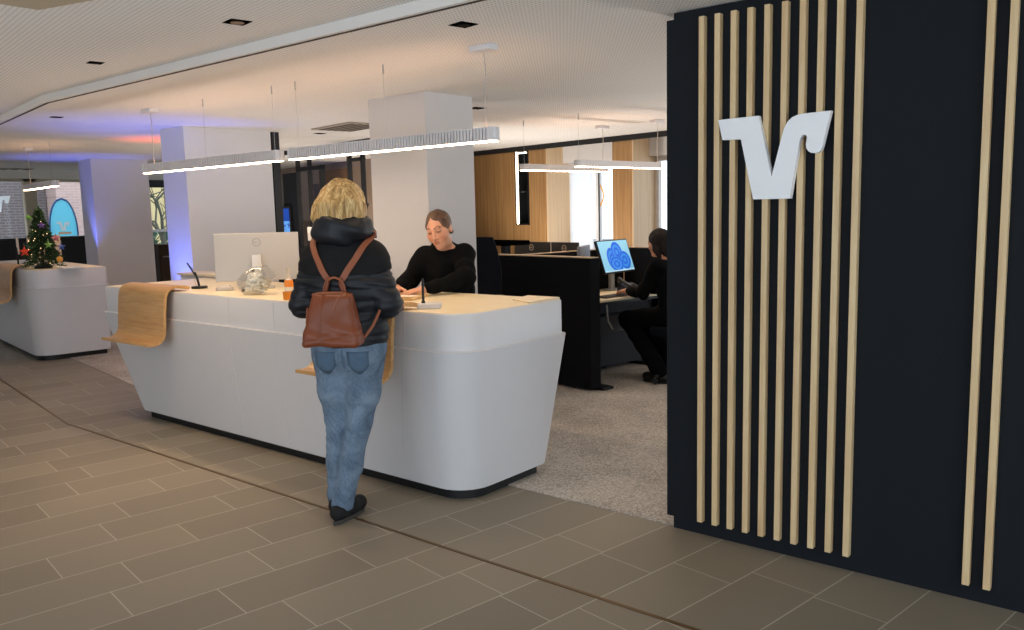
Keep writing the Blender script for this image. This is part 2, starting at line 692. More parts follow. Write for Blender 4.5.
def hand(F, wrist, d, up, side, curl=.5, s=1.):
    """five-fingered hand; d = pointing direction, up = back of the hand, side = +1 thumb towards +across"""
    w = np.array(wrist, float)
    d = np.array(d, float)
    d /= np.linalg.norm(d)
    up = np.array(up, float)
    up -= d * (up @ d)
    up /= np.linalg.norm(up)
    ac = np.cross(d, up) * side
    R = np.stack([ac, d, up], 1)
    F.cap(w - d * .02, w + d * .02, .026 * s, .026 * s, .01)
    F.ell(w + d * .055 * s, np.array((.041, .052, .017)) * s, R, .015)
    for i, (o, L) in enumerate(((.031, .070), (.0105, .080), (-.0105, .074), (-.031, .058))):
        p = w + d * (.094 - .006 * abs(i - 1)) * s + ac * o * s
        sp = ac * o * 1.6
        a = .15
        r = .0088 * s
        for j, f in enumerate((.45, .32, .23)):
            v = (d + sp * 2) * math.cos(a) - up * math.sin(a)
            v = v / np.linalg.norm(v)
            q = p + v * L * f * s
            F.cap(p, q, r, r * .92, .004 if j else .007)
            p, r = q, r * .92
            a += curl * (.9 if j == 0 else .7)
    p = w + d * .028 * s + ac * .032 * s
    for j, (v, L) in enumerate(((ac * .8 + d * .7 - up * .2, .042), (ac * .35 + d * .95 - up * .3, .034), (ac * .1 + d - up * .35, .026))):
        v = v / np.linalg.norm(v)
        q = p + v * L * s
        F.cap(p, q, (.0125 - .0015 * j) * s, (.011 - .0015 * j) * s, .008)
        p = q


def snap(bvh, p, d, off):
    h = bvh.ray_cast(Vector(p), Vector(d))
    return (h[0] + h[1] * off) if h[0] is not None else Vector(p)


def bvh_of(P, Q):
    return BVHTree.FromPolygons([tuple(p) for p in P], [tuple(q) for q in Q.tolist()])


def ribbon(pts, nor, width, th):
    """flat strap following points; nor = outward normals"""
    mb = []
    n = len(pts)
    for i in range(n):
        d = (Vector(pts[min(n - 1, i + 1)]) - Vector(pts[max(0, i - 1)])).normalized()
        a = d.cross(Vector(nor[i])).normalized() * width / 2
        o = Vector(nor[i]).normalized() * th
        p = Vector(pts[i])
        mb.append([p - a, p + a, p + a + o, p - a + o])
    return mb


# ------------------------------------------------------------------ camera
YAW, PITCH, ROLL, FPX = math.radians(39.44), math.radians(7.13), math.radians(1.38), 834.4
fw = Vector((-math.sin(YAW) * math.cos(PITCH), math.cos(YAW) * math.cos(PITCH), -math.sin(PITCH)))
r0 = Vector((math.cos(YAW), math.sin(YAW), 0))
d0 = fw.cross(r0)
rt = r0 * math.cos(ROLL) + d0 * math.sin(ROLL)
dn = -r0 * math.sin(ROLL) + d0 * math.cos(ROLL)
cd = bpy.data.cameras.new('camera')
cam = bpy.data.objects.new('camera', cd)
COL.objects.link(cam)
cd.sensor_width = 36
cd.sensor_fit = 'HORIZONTAL'
cd.lens = FPX / 1024 * 36
cd.clip_start = .05
cam.matrix_world = Matrix(((rt.x, -dn.x, -fw.x, 0), (rt.y, -dn.y, -fw.y, 0), (rt.z, -dn.z, -fw.z, 1.55), (0, 0, 0, 1)))
SC.camera = cam

# ------------------------------------------------------------------ shared materials
M_white = plain('white_lacquer', '#d9d8da', .38, var=.02)
M_black = plain('black_lacquer', '#121417', .45, var=.05)
M_navy = plain('anthracite_panel', '#15191f', .75, var=.08, spec=.25, bump=.05)
M_felt = plain('anthracite_felt', '#17181b', .95, var=.15, scale=40, spec=.1, bump=.3)
M_plaster = plain('white_plaster', '#d8d6d6', .9, var=.02, spec=.1)
M_ceil = perforated_material()
M_ceil2 = plain('ceiling_plaster', '#dbd8d4', .9, var=.02, spec=.1)
M_oak = wood('oak', '#d3b284', '#e6cd9f', (14, 14, .9), 3.)
M_oakb = wood('bent_oak', '#b98a55', '#d3a86f', (1., 14, 14), 3.5, .35)
M_maple = wood('pale_maple', '#ecd9b4', '#f3e5c6', (1., 12, 12), 2.5, .4)
M_walnut = wood('brown_veneer', '#8c6840', '#b18a5a', (16, 16, .6), 2.)
M_light = wood('pale_veneer', '#cbb08c', '#dcc5a3', (18, 18, .6), 2.)
M_silver = plain('silver_plastic', '#b9b4ae', .4, .2, var=.02)
M_grey = plain('grey_plastic', '#6d7075', .5, var=.04)
M_steel = plain('brushed_steel', '#b7b7b7', .3, .9, var=.03)
M_lamp = glow('warm_diffuser', '#ffdfba', 19.)
M_lampu = glow('warm_uplight', '#ffc9a0', 5.)
M_glass = glass('window_glass')
M_bronze = plain('dark_bronze', '#6b5335', .4, .6, var=.1)

# ------------------------------------------------------------------ room shell
BEND = (-6.62, 2.66)


def uline(x0, y0, x):
    return y0 + (x0 - x) * math.tan(G)


fl = MB().add([(-19, -4.5, 0), (4, -4.5, 0), (4, 11.5, 0), (-19, 11.5, 0)], [(0, 1, 2, 3)])
struct(fl, 'floor', tile_material())
cp = [(4, 3.515), (-6.55, 3.515), (-15.9, uline(-6.55, 3.515, -15.9)), (-15.9, 11.3), (4, 9.)]
struct(MB().prism(cp[::-1], .0005, .006), 'floor_carpet', carpet_material())
# inlaid strip that bends with the counter line
bl = [(3.5, 2.645), (-6.66, 2.67), (-15.5, uline(-6.66, 2.67, -15.5) + .02)]
strip = []
for i, (x, y) in enumerate(bl):
    strip.append([(x, y - .008, .0004), (x, y + .008, .0004), (x, y + .008, .003), (x, y - .008, .003)])
struct(MB().rings(strip), 'trim_1', M_bronze)

struct(MB().box(-19, -5.2, -4.5, -4.4, 0, ZC + .1), 'wall_light_block', M_plaster)  # unseen wall added to block outside light from the left side
# ceilings: the rear one hangs 5 cm lower than the front one
EDGE = [(4, 2.70), (-6.62, 2.70), (-16.2, uline(-6.62, 2.70, -16.2))]
struct(MB().prism([(4, 2.70), (4, 11.8), (-16.2, 11.8), EDGE[2], EDGE[1]], ZC, ZC + .20), 'ceiling', M_ceil)
struct(MB().prism([(4, -4.5), (4, 2.705), EDGE[1], (EDGE[2][0], EDGE[2][1] + .005), (-16.2, -4.5)], ZC + .05, ZC + .25), 'ceiling_front', M_ceil)
fa = []
for (x, y) in EDGE:
    fa.append([(x, y - .016, ZC - .001), (x, y - .002, ZC - .001), (x, y - .002, ZC + .05), (x, y - .016, ZC + .05)])
struct(MB().rings(fa), 'trim_8', M_ceil2)
# shadow gap under the ceiling edge
sg = []
for (x, y) in EDGE:
    sg.append([(x, y + .012, ZC - .003), (x, y + .028, ZC - .003), (x, y + .028, ZC + .001), (x, y + .012, ZC + .001)])
struct(MB().rings(sg), 'trim_2', plain('shadow_gap', '#3a3026', .9))
struct(MB().prism([(-3.9, 1.60), (-3.02, 1.83), (-2.3, 1.72), (-2.3, 1.3), (-3.9, 1.3)], ZC + .03, ZC + .06), 'trim_3', plain('beige_soffit', '#b3a48c', .8))

# ------------------------------------------------------------------ black slatted wall on the right
YW = 3.50
wl = struct(MB().box(-1.892, 1.3, YW + .002, YW + .15, 0, ZC - .004).box(-1.927, 1.3, YW, YW + .16, .058, 2.388), 'wall_right', M_navy)
for x in [-1.739 + .0746 * i for i in range(10)] + [-.6155, -.5435]:
    struct(MB().box(x - .013, x + .0125, YW - .032, YW, .07, 2.375), 'slat', M_oak, wl, bevel=.0015)

LOGO = [(-1.643, 1.919), (-1.461, 1.921), (-1.400, 1.665), (-1.355, 1.842), (-1.347, 1.866), (-1.335, 1.886), (-1.317, 1.902), (-1.295, 1.910), (-1.269, 1.913),
        (-1.160, 1.915), (-1.192, 1.774), (-1.200, 1.760), (-1.211, 1.753), (-1.223, 1.752), (-1.236, 1.754), (-1.247, 1.761), (-1.255, 1.772), (-1.258, 1.789),
        (-1.2535, 1.817), (-1.257, 1.825), (-1.265, 1.829), (-1.275, 1.826), (-1.280, 1.818), (-1.284, 1.806), (-1.320, 1.572), (-1.480, 1.573), (-1.538, 1.830), (-1.622, 1.832)]


def logo_mesh(y0, y1, f=lambda p: p):
    n = len(LOGO)
    mb = MB()
    vs = [f((x, y0, z)) for x, z in LOGO] + [f((x, y1, z)) for x, z in LOGO]
    mb.add(vs, [tuple(range(n)), tuple(range(2 * n - 1, n - 1, -1))] + [(i, (i + 1) % n, n + (i + 1) % n, n + i) for i in range(n)])
    return mb


M_sign = plain('white_sign', '#f6f8fb', .3, var=.01)
tag(logo_mesh(YW - .062, YW - .034).build('logo_sign', M_sign, smooth=False), 'white V-shaped emblem with a hooked right arm mounted on the timber slats', 'sign')

# ------------------------------------------------------------------ columns
struct(MB().box(-4.985, -4.374, 4.385, 4.90, 0, ZC + .05), 'wall_column', M_plaster, bevel=.004)
struct(MB().box(-7.93, -7.50, 4.28, 5.25, 0, ZC + .05), 'wall_column', M_plaster, bevel=.004)
c0 = Vector((-12.14, 5.49, 0))
mb = MB()
mb.prism([tuple((c0 + TV * a - UV * b)[:2]) for a, b in ((0, 0), (.78, 0), (.78, .62), (0, .62))], 0, ZC + .05)
struct(mb, 'wall_column', M_plaster, bevel=.004)

struct(MB().box(3.2, 3.35, YW + .2, 9.4, 0, ZC + .05), 'wall_side', M_plaster)
struct(MB().box(1.3, 3.3, YW + .002, YW + .15, 0, ZC - .004), 'wall_right_end', M_navy)
# ------------------------------------------------------------------ back wall with timber piers and window niches
P0 = Vector((-4.783, 8.716, 0))


def gp(u, t, z=0):
    """point on the building grid: u to the left along the back wall, t behind its face"""
    return P0 - UV * u + TV * t + Vector((0, 0, z))


def gbox(mb, u0, u1, t0, t1, z0, z1):
    return mb.prism([tuple(gp(u, t)[:2]) for u, t in ((u1, t0), (u0, t0), (u0, t1), (u1, t1))], z0, z1)


struct(gbox(gbox(gbox(gbox(MB(), 2.03, 2.37, 0, .5, 0, ZC), 2.655, 6.3, 0, .5, 0, ZC), 2.37, 2.655, 0, .5, 0, 1.348), 2.37, 2.655, 0, .5, 2.36, ZC), 'wall_back', M_walnut, bevel=0, smooth=False)
struct(gbox(MB(), .54, .855, 0, .5, 0, ZC), 'wall_back_pier', M_walnut, smooth=False)
struct(gbox(MB(), -2.2, -.6, 0, .5, 0, ZC), 'wall_back_end', M_walnut, smooth=False)
# pale reveals on the left side of each niche
struct(gbox(MB(), 2.012, 2.03, .0, .5, 0, ZC), 'trim_4', M_light, smooth=False)
struct(gbox(MB(), .522, .54, .0, .5, 0, ZC), 'trim_5', M_light, smooth=False)
# window bulkheads, sills and glass
for n, (u0, u1) in enumerate(((.855, 2.012), (-.6, .522))):
    struct(gbox(gbox(MB(), u0, u1, .30, .52, 2.17, ZC), u0, u1, .34, .52, 0, .62), 'wall_niche', M_plaster, smooth=False)
    w = thing('window_%d' % (n + 1), '', 'window')
    del w['label'], w['category']
    w['kind'] = 'structure'
    m = MB()
    uc = 1.50 if n == 0 else -.05
    for a, b in ((u0, u0 + .05), (u1 - .05, u1), (uc - .035, uc + .035)):
        gbox(m, a, b, .42, .48, .62, 2.17)
    gbox(m, u0, u1, .42, .48, .62, .68)
    gbox(m, u0, u1, .42, .48, 2.11, 2.17)
    m.build('window_frame', M_white if n else plain('window_frame_white', '#e3e6ea', .4), w)
    gbox(MB(), uc - .047, uc - .033, .405, .42, .62, 2.17).build('window_gasket', M_black, w)
    gbox(MB(), u0 + .04, u1 - .04, .447, .453, .66, 2.12).build('pane', M_glass, w)
    # translucent roller blind over the fixed left pane
    if n == 0:
        tag(gbox(MB(), 1.56, 1.98, .395, .401, .66, 2.16).build('roller_blind', backlit('white_blind', '#f4f6f9', .75)), 'white translucent blind drawn over the left pane of the rear window', 'blind')
# orange ring sticker on the glass
m = MB()
cx, cz = 1.54, 1.72
ring = []
for k in range(17):
    a = .5 * PI + PI * k / 16
    ring.append([gp(cx + r * math.cos(a), t, cz + 1.2 * r * math.sin(a)) for r, t in ((.120, .440), (.142, .440), (.142, .446), (.120, .446))])
m.rings(ring)
tag(m.build('ring_sticker', backlit('orange_film', '#f7cf8c', .8)), 'pale orange half-ring sticker on the rear window pane', 'sticker')

# dark ceiling gap strip over the timber wall
struct(gbox(MB(), -2.2, 6.3, -.03, .0, ZC - .065, ZC), 'trim_6', M_black, smooth=False)
# dark display niche with a light line
nb = thing('display_niche', 'black wall niche with a glowing vertical light line in the timber wall', 'niche', gp(2.51, 0, 1.348), -G)
gbox(gbox(gbox(gbox(gbox(MB(), 2.37, 2.655, .20, .22, 1.348, 2.36), 2.37, 2.39, .0, .20, 1.348, 2.36), 2.635, 2.655, -.004, .20, 1.348, 2.36), 2.37, 2.655, .0, .20, 1.348, 1.365), 2.37, 2.655, .0, .20, 2.34, 2.36).build('niche_box', M_black, nb, smooth=False)
gbox(gbox(MB(), 2.600, 2.628, -.006, .012, 1.36, 2.35), 2.42, 2.60, .0, .012, 2.325, 2.343).build('light_line', glow('light_line', '#fff0d8', 4.), nb)
gbox(MB(), 2.40, 2.60, .05, .19, 1.80, 1.806).build('glass_shelf', plain('smoked_glass', '#2b2e31', .15), nb)

# ------------------------------------------------------------------ glazed office front between the columns
GP = Vector((-8.676, 6.80, 0))


def qp(u, t, z=0):
    return GP - UV * u + TV * t + Vector((0, 0, z))


def qbox(mb, u0, u1, t0, t1, z0, z1):
    return mb.prism([tuple(qp(u, t)[:2]) for u, t in ((u1, t0), (u0, t0), (u0, t1), (u1, t1))], z0, z1)


gf = thing('glazed_partition', 'glass office front with thin black mullions behind the reception', 'partition', qp(0, 0), -G)
fr = MB()
for u in (-1.40, -1.0, -.70, .30, .62, 1.20):
    qbox(fr, u - .010, u + .010, -.03, .03, 0, ZC)
qbox(fr, -1.4, 2.6, -.03, .03, 0, .06)
qbox(fr, -1.4, 2.6, -.03, .03, ZC - .05, ZC)
qbox(fr, -1.02, -.68, -.03, .03, 2.18, 2.22)
fr.build('mullion_frame', M_black, gf, smooth=False)
qbox(MB(), -1.4, .60, -.004, .004, .05, ZC - .04).build('pane', M_glass, gf)
# solid black door leaf with frame
dr = qbox(qbox(MB(), .62, 1.04, -.02, .02, 0, 2.12), -.05, .62, -.03, .03, 2.13, 2.18)
dr.build('door_leaf', M_navy, gf, smooth=False)
qbox(MB(), -.05, 0., -.03, .03, 0, 2.18).build('door_post', M_black, gf, smooth=False)
# back room wall: brown and dark panels
struct(qbox(MB(), -.55, 6., 1.9, 2.0, 0, ZC), 'wall_office', wood('taupe_veneer', '#8a7664', '#a18c7a', (14, 14, .6), 2.), smooth=False)
cb = thing('tall_cabinet', 'tall dark brown cabinet behind the glass office front', 'cabinet', qp(2.65, 1.5), -G)
qbox(MB(), 2.50, 2.80, 1.3, 1.78, 0, 2.05).build('cabinet_body', plain('dark_cabinet', '#241d18', .6), cb, bevel=.004)
qbox(MB(), 2.645, 2.655, 1.285, 1.30, .05, 2.0).build('door_gap', plain('cabinet_edge', '#6d5844', .6), cb)
cb = thing('wall_panel', 'brown timber wall panel beside the dark cabinet behind the glass', 'panel', qp(2.9, 1.8), -G)
qbox(MB(), 2.46, 3.37, 1.80, 1.88, 0, 2.3).build('panel_board', wood('mid_brown', '#6b4c35', '#87603f', (14, 14, .6), 2.), cb, bevel=.004)
sh = thing('sideboard', 'low taupe sideboard behind the glass office front', 'sideboard', qp(.45, .5), -G)
qbox(MB(), .74, 1.38, .35, .75, 0, 1.47).build('sideboard_body', plain('taupe', '#7d6a57', .6), sh, bevel=.004)
qbox(MB(), .72, 1.40, .33, .77, 1.47, 1.50).build('sideboard_top', plain('taupe_top', '#a18b72', .5), sh, bevel=.003)
qbox(MB(), .92, 1.10, .335, .35, .1, 1.40).build('sideboard_door', M_black, sh)
tag(qbox(MB(), .245, .365, -.045, -.035, 1.22, 1.40).build('paper_notice', plain('white_paper', '#e8dfd2', .8)), 'white paper notice on the glass office front', 'notice')
# blue screen on the dark leaf
bs = thing('display_screen', 'small blue lit screen on the black panel right of the large column', 'screen', qp(.96, -.05, 1.32), -G)
qbox(MB(), .80, 1.12, -.06, -.02, 1.31, 1.68).build('screen_housing', M_black, bs, bevel=.004)
scr = NT('blue_screen')
tc_ = scr.n('ShaderNodeTexCoord')
sp_ = scr.n('ShaderNodeSeparateXYZ')
scr.l(tc_.outputs['Object'], sp_.inputs[0])
mz = scr.math('LESS_THAN', sp_.outputs[2], .16)
n_ = scr.n('ShaderNodeTexNoise', i_Scale=14.)
scr.l(tc_.outputs['Object'], n_.inputs['Vector'])
mz = scr.math('MULTIPLY', mz, scr.math('GREATER_THAN', n_.outputs['Fac'], .42))
cc = scr.mix(mz, lin('#123f9a'), lin('#5f9fe8'))
scr.l(cc, scr.b.inputs['Emission Color'])
scr.l(cc, scr.b.inputs['Base Color'])
scr.b.inputs['Emission Strength'].default_value = .5
qbox(MB(), .83, 1.10, -.064, -.06, 1.33, 1.65).build('lit_panel', scr.m, bs)
# black post at the corner of the big column
struct(MB().box(-7.565, -7.495, 5.26, 5.35, 0, ZC), 'trim_7', M_black, bevel=.003)

# ------------------------------------------------------------------ window wall far left
XW = -15.8
wallm = plain('window_wall_grey', '#dcd7ce', .7, var=.03)
struct(MB().box(XW - .12, XW + .05, -4.5, 11.8, 2.30, ZC + .02), 'wall_left_header', wallm)
struct(MB().box(XW - .12, XW + .02, -4.5, 11.8, 0, .55), 'wall_left', plain('sill_wall', '#57544f', .8))
wn = thing('window_3', '', 'window', (XW, 6, .55))
del wn['label'], wn['category']
wn['kind'] = 'structure'
m = MB()
for y, w_ in ((4.6, .04), (6.06, .10), (7.42, .05), (8.02, .08), (8.85, .06), (9.9, .06), (3.2, .04)):
    m.box(XW - .06, XW + .04, y - w_, y + w_, .55, 2.30)
m.box(XW - .06, XW + .04, -4.5, 11.8, .55, .62)
m.box(XW - .06, XW + .04, -4.5, 11.8, 2.25, 2.30)
m.build('window_frame', plain('pale_frame', '#b8ad98', .6), wn, smooth=False)
MB().box(XW - .05, XW + .03, 8.08, 8.8, 1.30, 1.35).build('transom', M_white, wn, smooth=False)
MB().box(XW - .012, XW - .008, -4.5, 11.8, .6, 2.27).build('pane', M_glass, wn)
MB().box(XW + .05, XW + .14, 8.05, 8.85, 2.16, 2.30).build('blind_box', M_black, wn, bevel=.004)
# V emblem sticker on the window
sc_ = .30 / .347
tag(logo_mesh(0, .004, lambda p: (XW + .002 + p[1], 5.745 - .50 + (p[0] + 1.643) * (.50 / .483), 1.735 + (p[2] - 1.572) * (.275 / .347))).build('window_emblem', backlit('white_film', '#f6f8fa', .8), smooth=False),
    'white V-shaped emblem sticker on the far left window', 'sticker')
# dark cabinets under the windows
for i, (y0, y1, x0) in enumerate(((4.4, 5.95, -15.2), (6.0, 7.60, -15.2))):
    c_ = thing('low_cabinet', ('long black cabinet under the far left window emblem', 'black cabinet under the far window with the flag outside')[i], 'cabinet', (x0 - .2, (y0 + y1) / 2, 0))
    MB().box(XW + .06, x0, y0, y1, 0, 1.26).build('cabinet_body', plain('cabinet_black', '#1b1c1f', .6), c_, bevel=.005)
    MB().box(XW + .06, x0 + .015, y0, y1, 1.265, 1.29).build('cabinet_top', plain('cabinet_black_top', '#26272a', .5), c_, bevel=.003)
    for k in (0, 1):
        w_ = (y1 - y0) / 2
        MB().box(x0, x0 + .012, y0 + w_ * k + .01, y0 + w_ * (k + 1) - .01, .05, 1.24).build('door', plain('cabinet_door_black', '#1f2023', .55), c_, bevel=.003)
c_ = thing('dark_cabinet', 'dark brown cabinet standing between the two white columns', 'cabinet', (-13.2, 7.4, 0))
MB().box(-13.45, -13.0, 6.85, 7.45, 0, 1.14).build('cabinet_body', plain('umber', '#3a2a20', .6), c_, bevel=.005)
MB().box(-13.0, -12.99, 6.87, 7.43, .06, .90).build('door', plain('umber_door', '#45332a', .5), c_, bevel=.003)
MB().box(-12.99, -12.97, 6.9, 7.4, .93, .95).build('handle', M_steel, c_)

# ------------------------------------------------------------------ outside
struct(MB().box(-60, XW - .13, -30, 40, -.25, -.15), 'ground_street', plain('asphalt', '#6f6f70', .9, scale=3))
bb = thing('brick_building', 'dark grey-brown brick building across the street', 'building', (-24.5, 6.4, -.15))
MB().box(-30, -24, -8., 9.6, -.15, 4.9).build('brick_wall', brick_material('brick_dark', '#565053', '#62595a', '#736d6c'), bb, smooth=False)
for y in (3.0, 6.2):
    f_ = MB().box(-24.02, -23.94, y, y + 1.2, 3.0, 4.6).build('window_surround', M_white, bb, smooth=False)
    MB().box(-23.95, -23.93, y + .08, y + 1.12, 3.08, 4.5).build('pane', M_grey, f_, smooth=False)
b2 = thing('pink_building', 'pinkish brick building beside the dark brick one outside', 'building', (-24., 12, -.15))
MB().box(-30, -23.4, 9.62, 11.9, -.15, 4.6).build('brick_wall', brick_material('brick_pink', '#b59a94', '#a98e88', '#b4a39e'), b2, smooth=False)
MB().box(-23.4, -23.3, 11.0, 11.5, 1.5, 3.4).build('window_surround', M_grey, b2, smooth=False)
b3 = thing('yellow_house', 'pale yellow house seen through the gap between the columns', 'building', (-29, 15.5, -.15))
MB().box(-34, -28, 13.4, 22, -.15, 3.6).build('house_wall', plain('yellow_render', '#c9b98a', .9), b3, smooth=False)
MB().prism([(-34.3, 13.1), (-27.7, 13.1), (-27.7, 22.3), (-34.3, 22.3)], 3.6, 3.9).build('roof', plain('grey_roof', '#6d6560', .8), b3, smooth=False)
MB().box(-28, -27.95, 15.1, 15.7, 1.2, 2.6).build('window_pane', plain('dark_glazing', '#4b5a5e', .2), b3, smooth=False)
tr_ = thing('bare_tree', 'bare branching tree outside between the two white columns', 'tree', (-20.5, 11.0, -.15))
m = MB()


def branch(p, d, L, r, dep):
    q = p + d * L
    mid = (p + q) / 2 + Vector(rng.normal(0, .05, 3)) * L
    m.tube([p, mid, q], [r, r * .85, r * .7], 6)
    if dep:
        for k in range(3 if dep > 1 else 2):
            v = (d + Vector(rng.normal(0, .5, 3)) * 1.0 + Vector((0, 0, .15))).normalized()
            branch(q if k else mid, v, L * .72, r * .62, dep - 1)


branch(Vector((-20.5, 10.9, -.15)), Vector((0, .04, 1)), 1.3, .07, 4)
m.build('trunk_and_branches', plain('bark', '#4f5044', .9, bump=.3), tr_)
hd = thing('green_hedge', 'grey-green hedge outside below the bare tree', 'hedge', (-21.3, 12.2, -.15))
m = MB()
for k in range(900):
    p = Vector((-21.3 + rng.normal(0, .35), 12.2 + rng.uniform(-1.6, 1.8), rng.uniform(-.1, 1.25)))
    a = Vector(rng.normal(0, 1, 3)).normalized() * .12
    b = a.orthogonal().normalized() * .08
    m.add([p - a, p + b, p + a, p - b], [(0, 1, 2, 3)])
m.build('hedge_foliage', plain('hedge_green', '#5f7a66', .9), hd, smooth=False)
# tear-drop flag
fg = thing('feather_flag', 'cyan tear-drop advertising flag with a dark rim outside the window', 'flag', (-16.9, 7.02, -.15))
fo = []
for k in range(25):
    a = k / 24
    z = 1.05 + .92 * a
    fo.append((7.03 + .245 * math.sqrt(max(0, 1 - (max(0, a - .30) / .70) ** 2.2)), z))
fo += [(14.06 - y, z) for y, z in fo[::-1]]
cen = (7.03, 1.45)


def flat(pts, x0, x1):
    n = len(pts)
    return MB().add([(x0, y, z) for y, z in pts] + [(x1, y, z) for y, z in pts], [tuple(range(n)), tuple(range(2 * n - 1, n - 1, -1))] + [(i, (i + 1) % n, n + (i + 1) % n, n + i) for i in range(n)])


rim_ = []
for (y, z) in fo + fo[:1]:
    yo, zo = cen[0] + (y - cen[0]) * 1.10, cen[1] + (z - cen[1]) * 1.06
    yi, zi = cen[0] + (y - cen[0]) * .99, cen[1] + (z - cen[1]) * .99
    rim_.append([(-16.905, yo, zo), (-16.885, yo, zo), (-16.885, yi, zi), (-16.905, yi, zi)])
MB().rings(rim_, cap=False).build('flag_rim', plain('flag_blue_rim', '#3a5f96', .7), fg, smooth=False)
flat(fo, -16.90, -16.89).build('flag_cloth', backlit('flag_cyan', '#a5e9f8', .7), fg, smooth=False)
logo_mesh(0, .004, lambda p: (-16.886 + p[1], 6.90 + (p[0] + 1.643) * .5, 1.37 + (p[2] - 1.572) * .5)).build('flag_emblem', M_sign, fg, smooth=False)
MB().box(-16.889, -16.884, 6.93, 7.16, 1.31, 1.35).build('flag_caption', plain('flag_orange', '#e6b48a', .6), fg, smooth=False)
MB().tube([(-16.9, 7.03, -.15), (-16.9, 7.03, 1.05)], .012).build('flag_pole', M_grey, fg)

# ------------------------------------------------------------------ world and lamps
wd = bpy.data.worlds.new('world')
SC.world = wd
wd.use_nodes = True
wb = wd.node_tree.nodes['Background']
wb.inputs['Color'].default_value = (.80, .90, 1.0, 1)
wb.inputs['Strength'].default_value = 2.15
SC.view_settings.view_transform = 'Standard'
SC.view_settings.look = 'None'
SC.view_settings.gamma = 1
SC.view_settings.use_curve_mapping = False
SC.view_settings.exposure = .42


def spot(loc, to, col, watt, size=1.2, blend=.6, rad=.05):
    d = bpy.data.lights.new('lamp', 'SPOT')
    d.energy = watt
    d.color = col
    d.spot_size = size
    d.spot_blend = blend
    d.shadow_soft_size = rad
    o = bpy.data.objects.new('lamp', d)
    COL.objects.link(o)
    o.location = loc
    o.rotation_euler = (Vector(to) - Vector(loc)).to_track_quat('-Z', 'Y').to_euler()
    return o


def pendant(name, lab, a, b, z0, z1, ribbed, canopy, wires, group=None):
    """linear pendant between a and b (xy); canopy at one end, wires = fractions along it"""
    a, b = Vector(a + (0,)), Vector(b + (0,))
    d = (b - a)
    L = d.length
    ang = math.atan2(d.y, d.x)
    r = thing(name, lab, 'lamp', (a + b) / 2 + Vector((0, 0, z0)), ang, group)
    M = frame(a, ang)
    w = .036
    out = []
    base = rrect(0, L, -w, w, (w * .9,) * 4, 7)
    if ribbed:
        pl = []
        n = int(L / .024)
        for sgn in (-1, 1):
            for i in range(n):
                for fx, dy in ((0, -.013), (.40, -.013), (.40, .003), (1, .003)):
                    x = w * .8 + (L - 1.6 * w) * (i + fx) / n
                    pl.append((x if sgn < 0 else L - x, sgn * (w + dy * .75)))
            cx = L - w * .8 if sgn < 0 else w * .8
            for k in range(1, 8):
                t = (-PI / 2 + PI * k / 8) if sgn < 0 else (PI / 2 + PI * k / 8)
                q = w + (.004 if k % 2 else -.004)
                pl.append((cx + q * .85 * math.cos(t), q * math.sin(t)))
        base = pl
    MB(M).prism(base, z0 + .005, z1).build('housing', plain('lamp_white', '#dddadb', .45, var=.01), r, sharp=25)
    if ribbed:
        rim = rrect(0, L, -w - .002, w + .002, (w * .9,) * 4, 7)
        MB(M).prism(rim, z0 + .004, z0 + .009).prism(rim, z1 - .004, z1 + .0004).build('edge_rim', plain('lamp_white', '#dddadb', .45, var=.01), r)
    MB(M).prism(rrect(.008, L - .008, -w + .006, w - .006, (.02,) * 4), z0, z0 + .006).build('diffuser', M_lamp, r)
    MB(M).prism(rrect(.03, L - .03, -w + .012, w - .012, (.01,) * 4), z1, z1 + .0006).build('upper_light', M_lampu, r)
    for f in wires:
        MB(M).tube([(L * f, 0, z1), (L * f, 0, ZC - .05)], .0011, 5).add([], []).build('wire', M_steel, r)
        MB(M).tube([(L * f, 0, ZC - .055), (L * f, 0, ZC)], .005, 8).build('ferrule', M_steel, r)
    if canopy is not None:
        c = L * canopy
        MB(M).prism(rrect(c - .075, c + .075, -.04, .04, (.012,) * 4, 4), ZC - .030, ZC).build('canopy', M_white, r, bevel=.003)
        MB(M).tube([(c, .0, ZC - .03), (c + .012, .0, ZC - .12), (c + .006, 0, (z1 + ZC) / 2), (c - .002, 0, z1 + .12), (c + .01, 0, z1)], .0032, 6).build('cable', plain('clear_cable', '#b9b2aa', .4), r)
    return r


pendant('pendant_lamp', 'long ribbed white pendant lamp over the right half of the front counter', (-4.71, 3.445), (-2.905, 3.445), 1.918, 1.992, True, .955, (.05, .52))
pendant('pendant_lamp', 'long ribbed white pendant lamp over the left half of the front counter', (-6.66, 3.445), (-4.815, 3.445), 1.918, 1.992, True, .08, (.5, .965))
pendant('pendant_lamp', 'short-looking pendant lamp above the Christmas tree at far left', (-11.03, 4.19), (-9.62, 3.965), 1.93, 1.995, True, .19, (.9,))
pendant('pendant_lamp', 'plain white pendant lamp over the office, nearer the black light niche', (-5.16, 6.46), (-4.955, 7.70), 1.935, 2.0, False, .94, (.04,))
pendant('pendant_lamp', 'plain white pendant lamp over the office, nearer the black slatted wall', (-4.47, 6.40), (-4.28, 7.62), 1.935, 2.0, False, .97, (.04,))

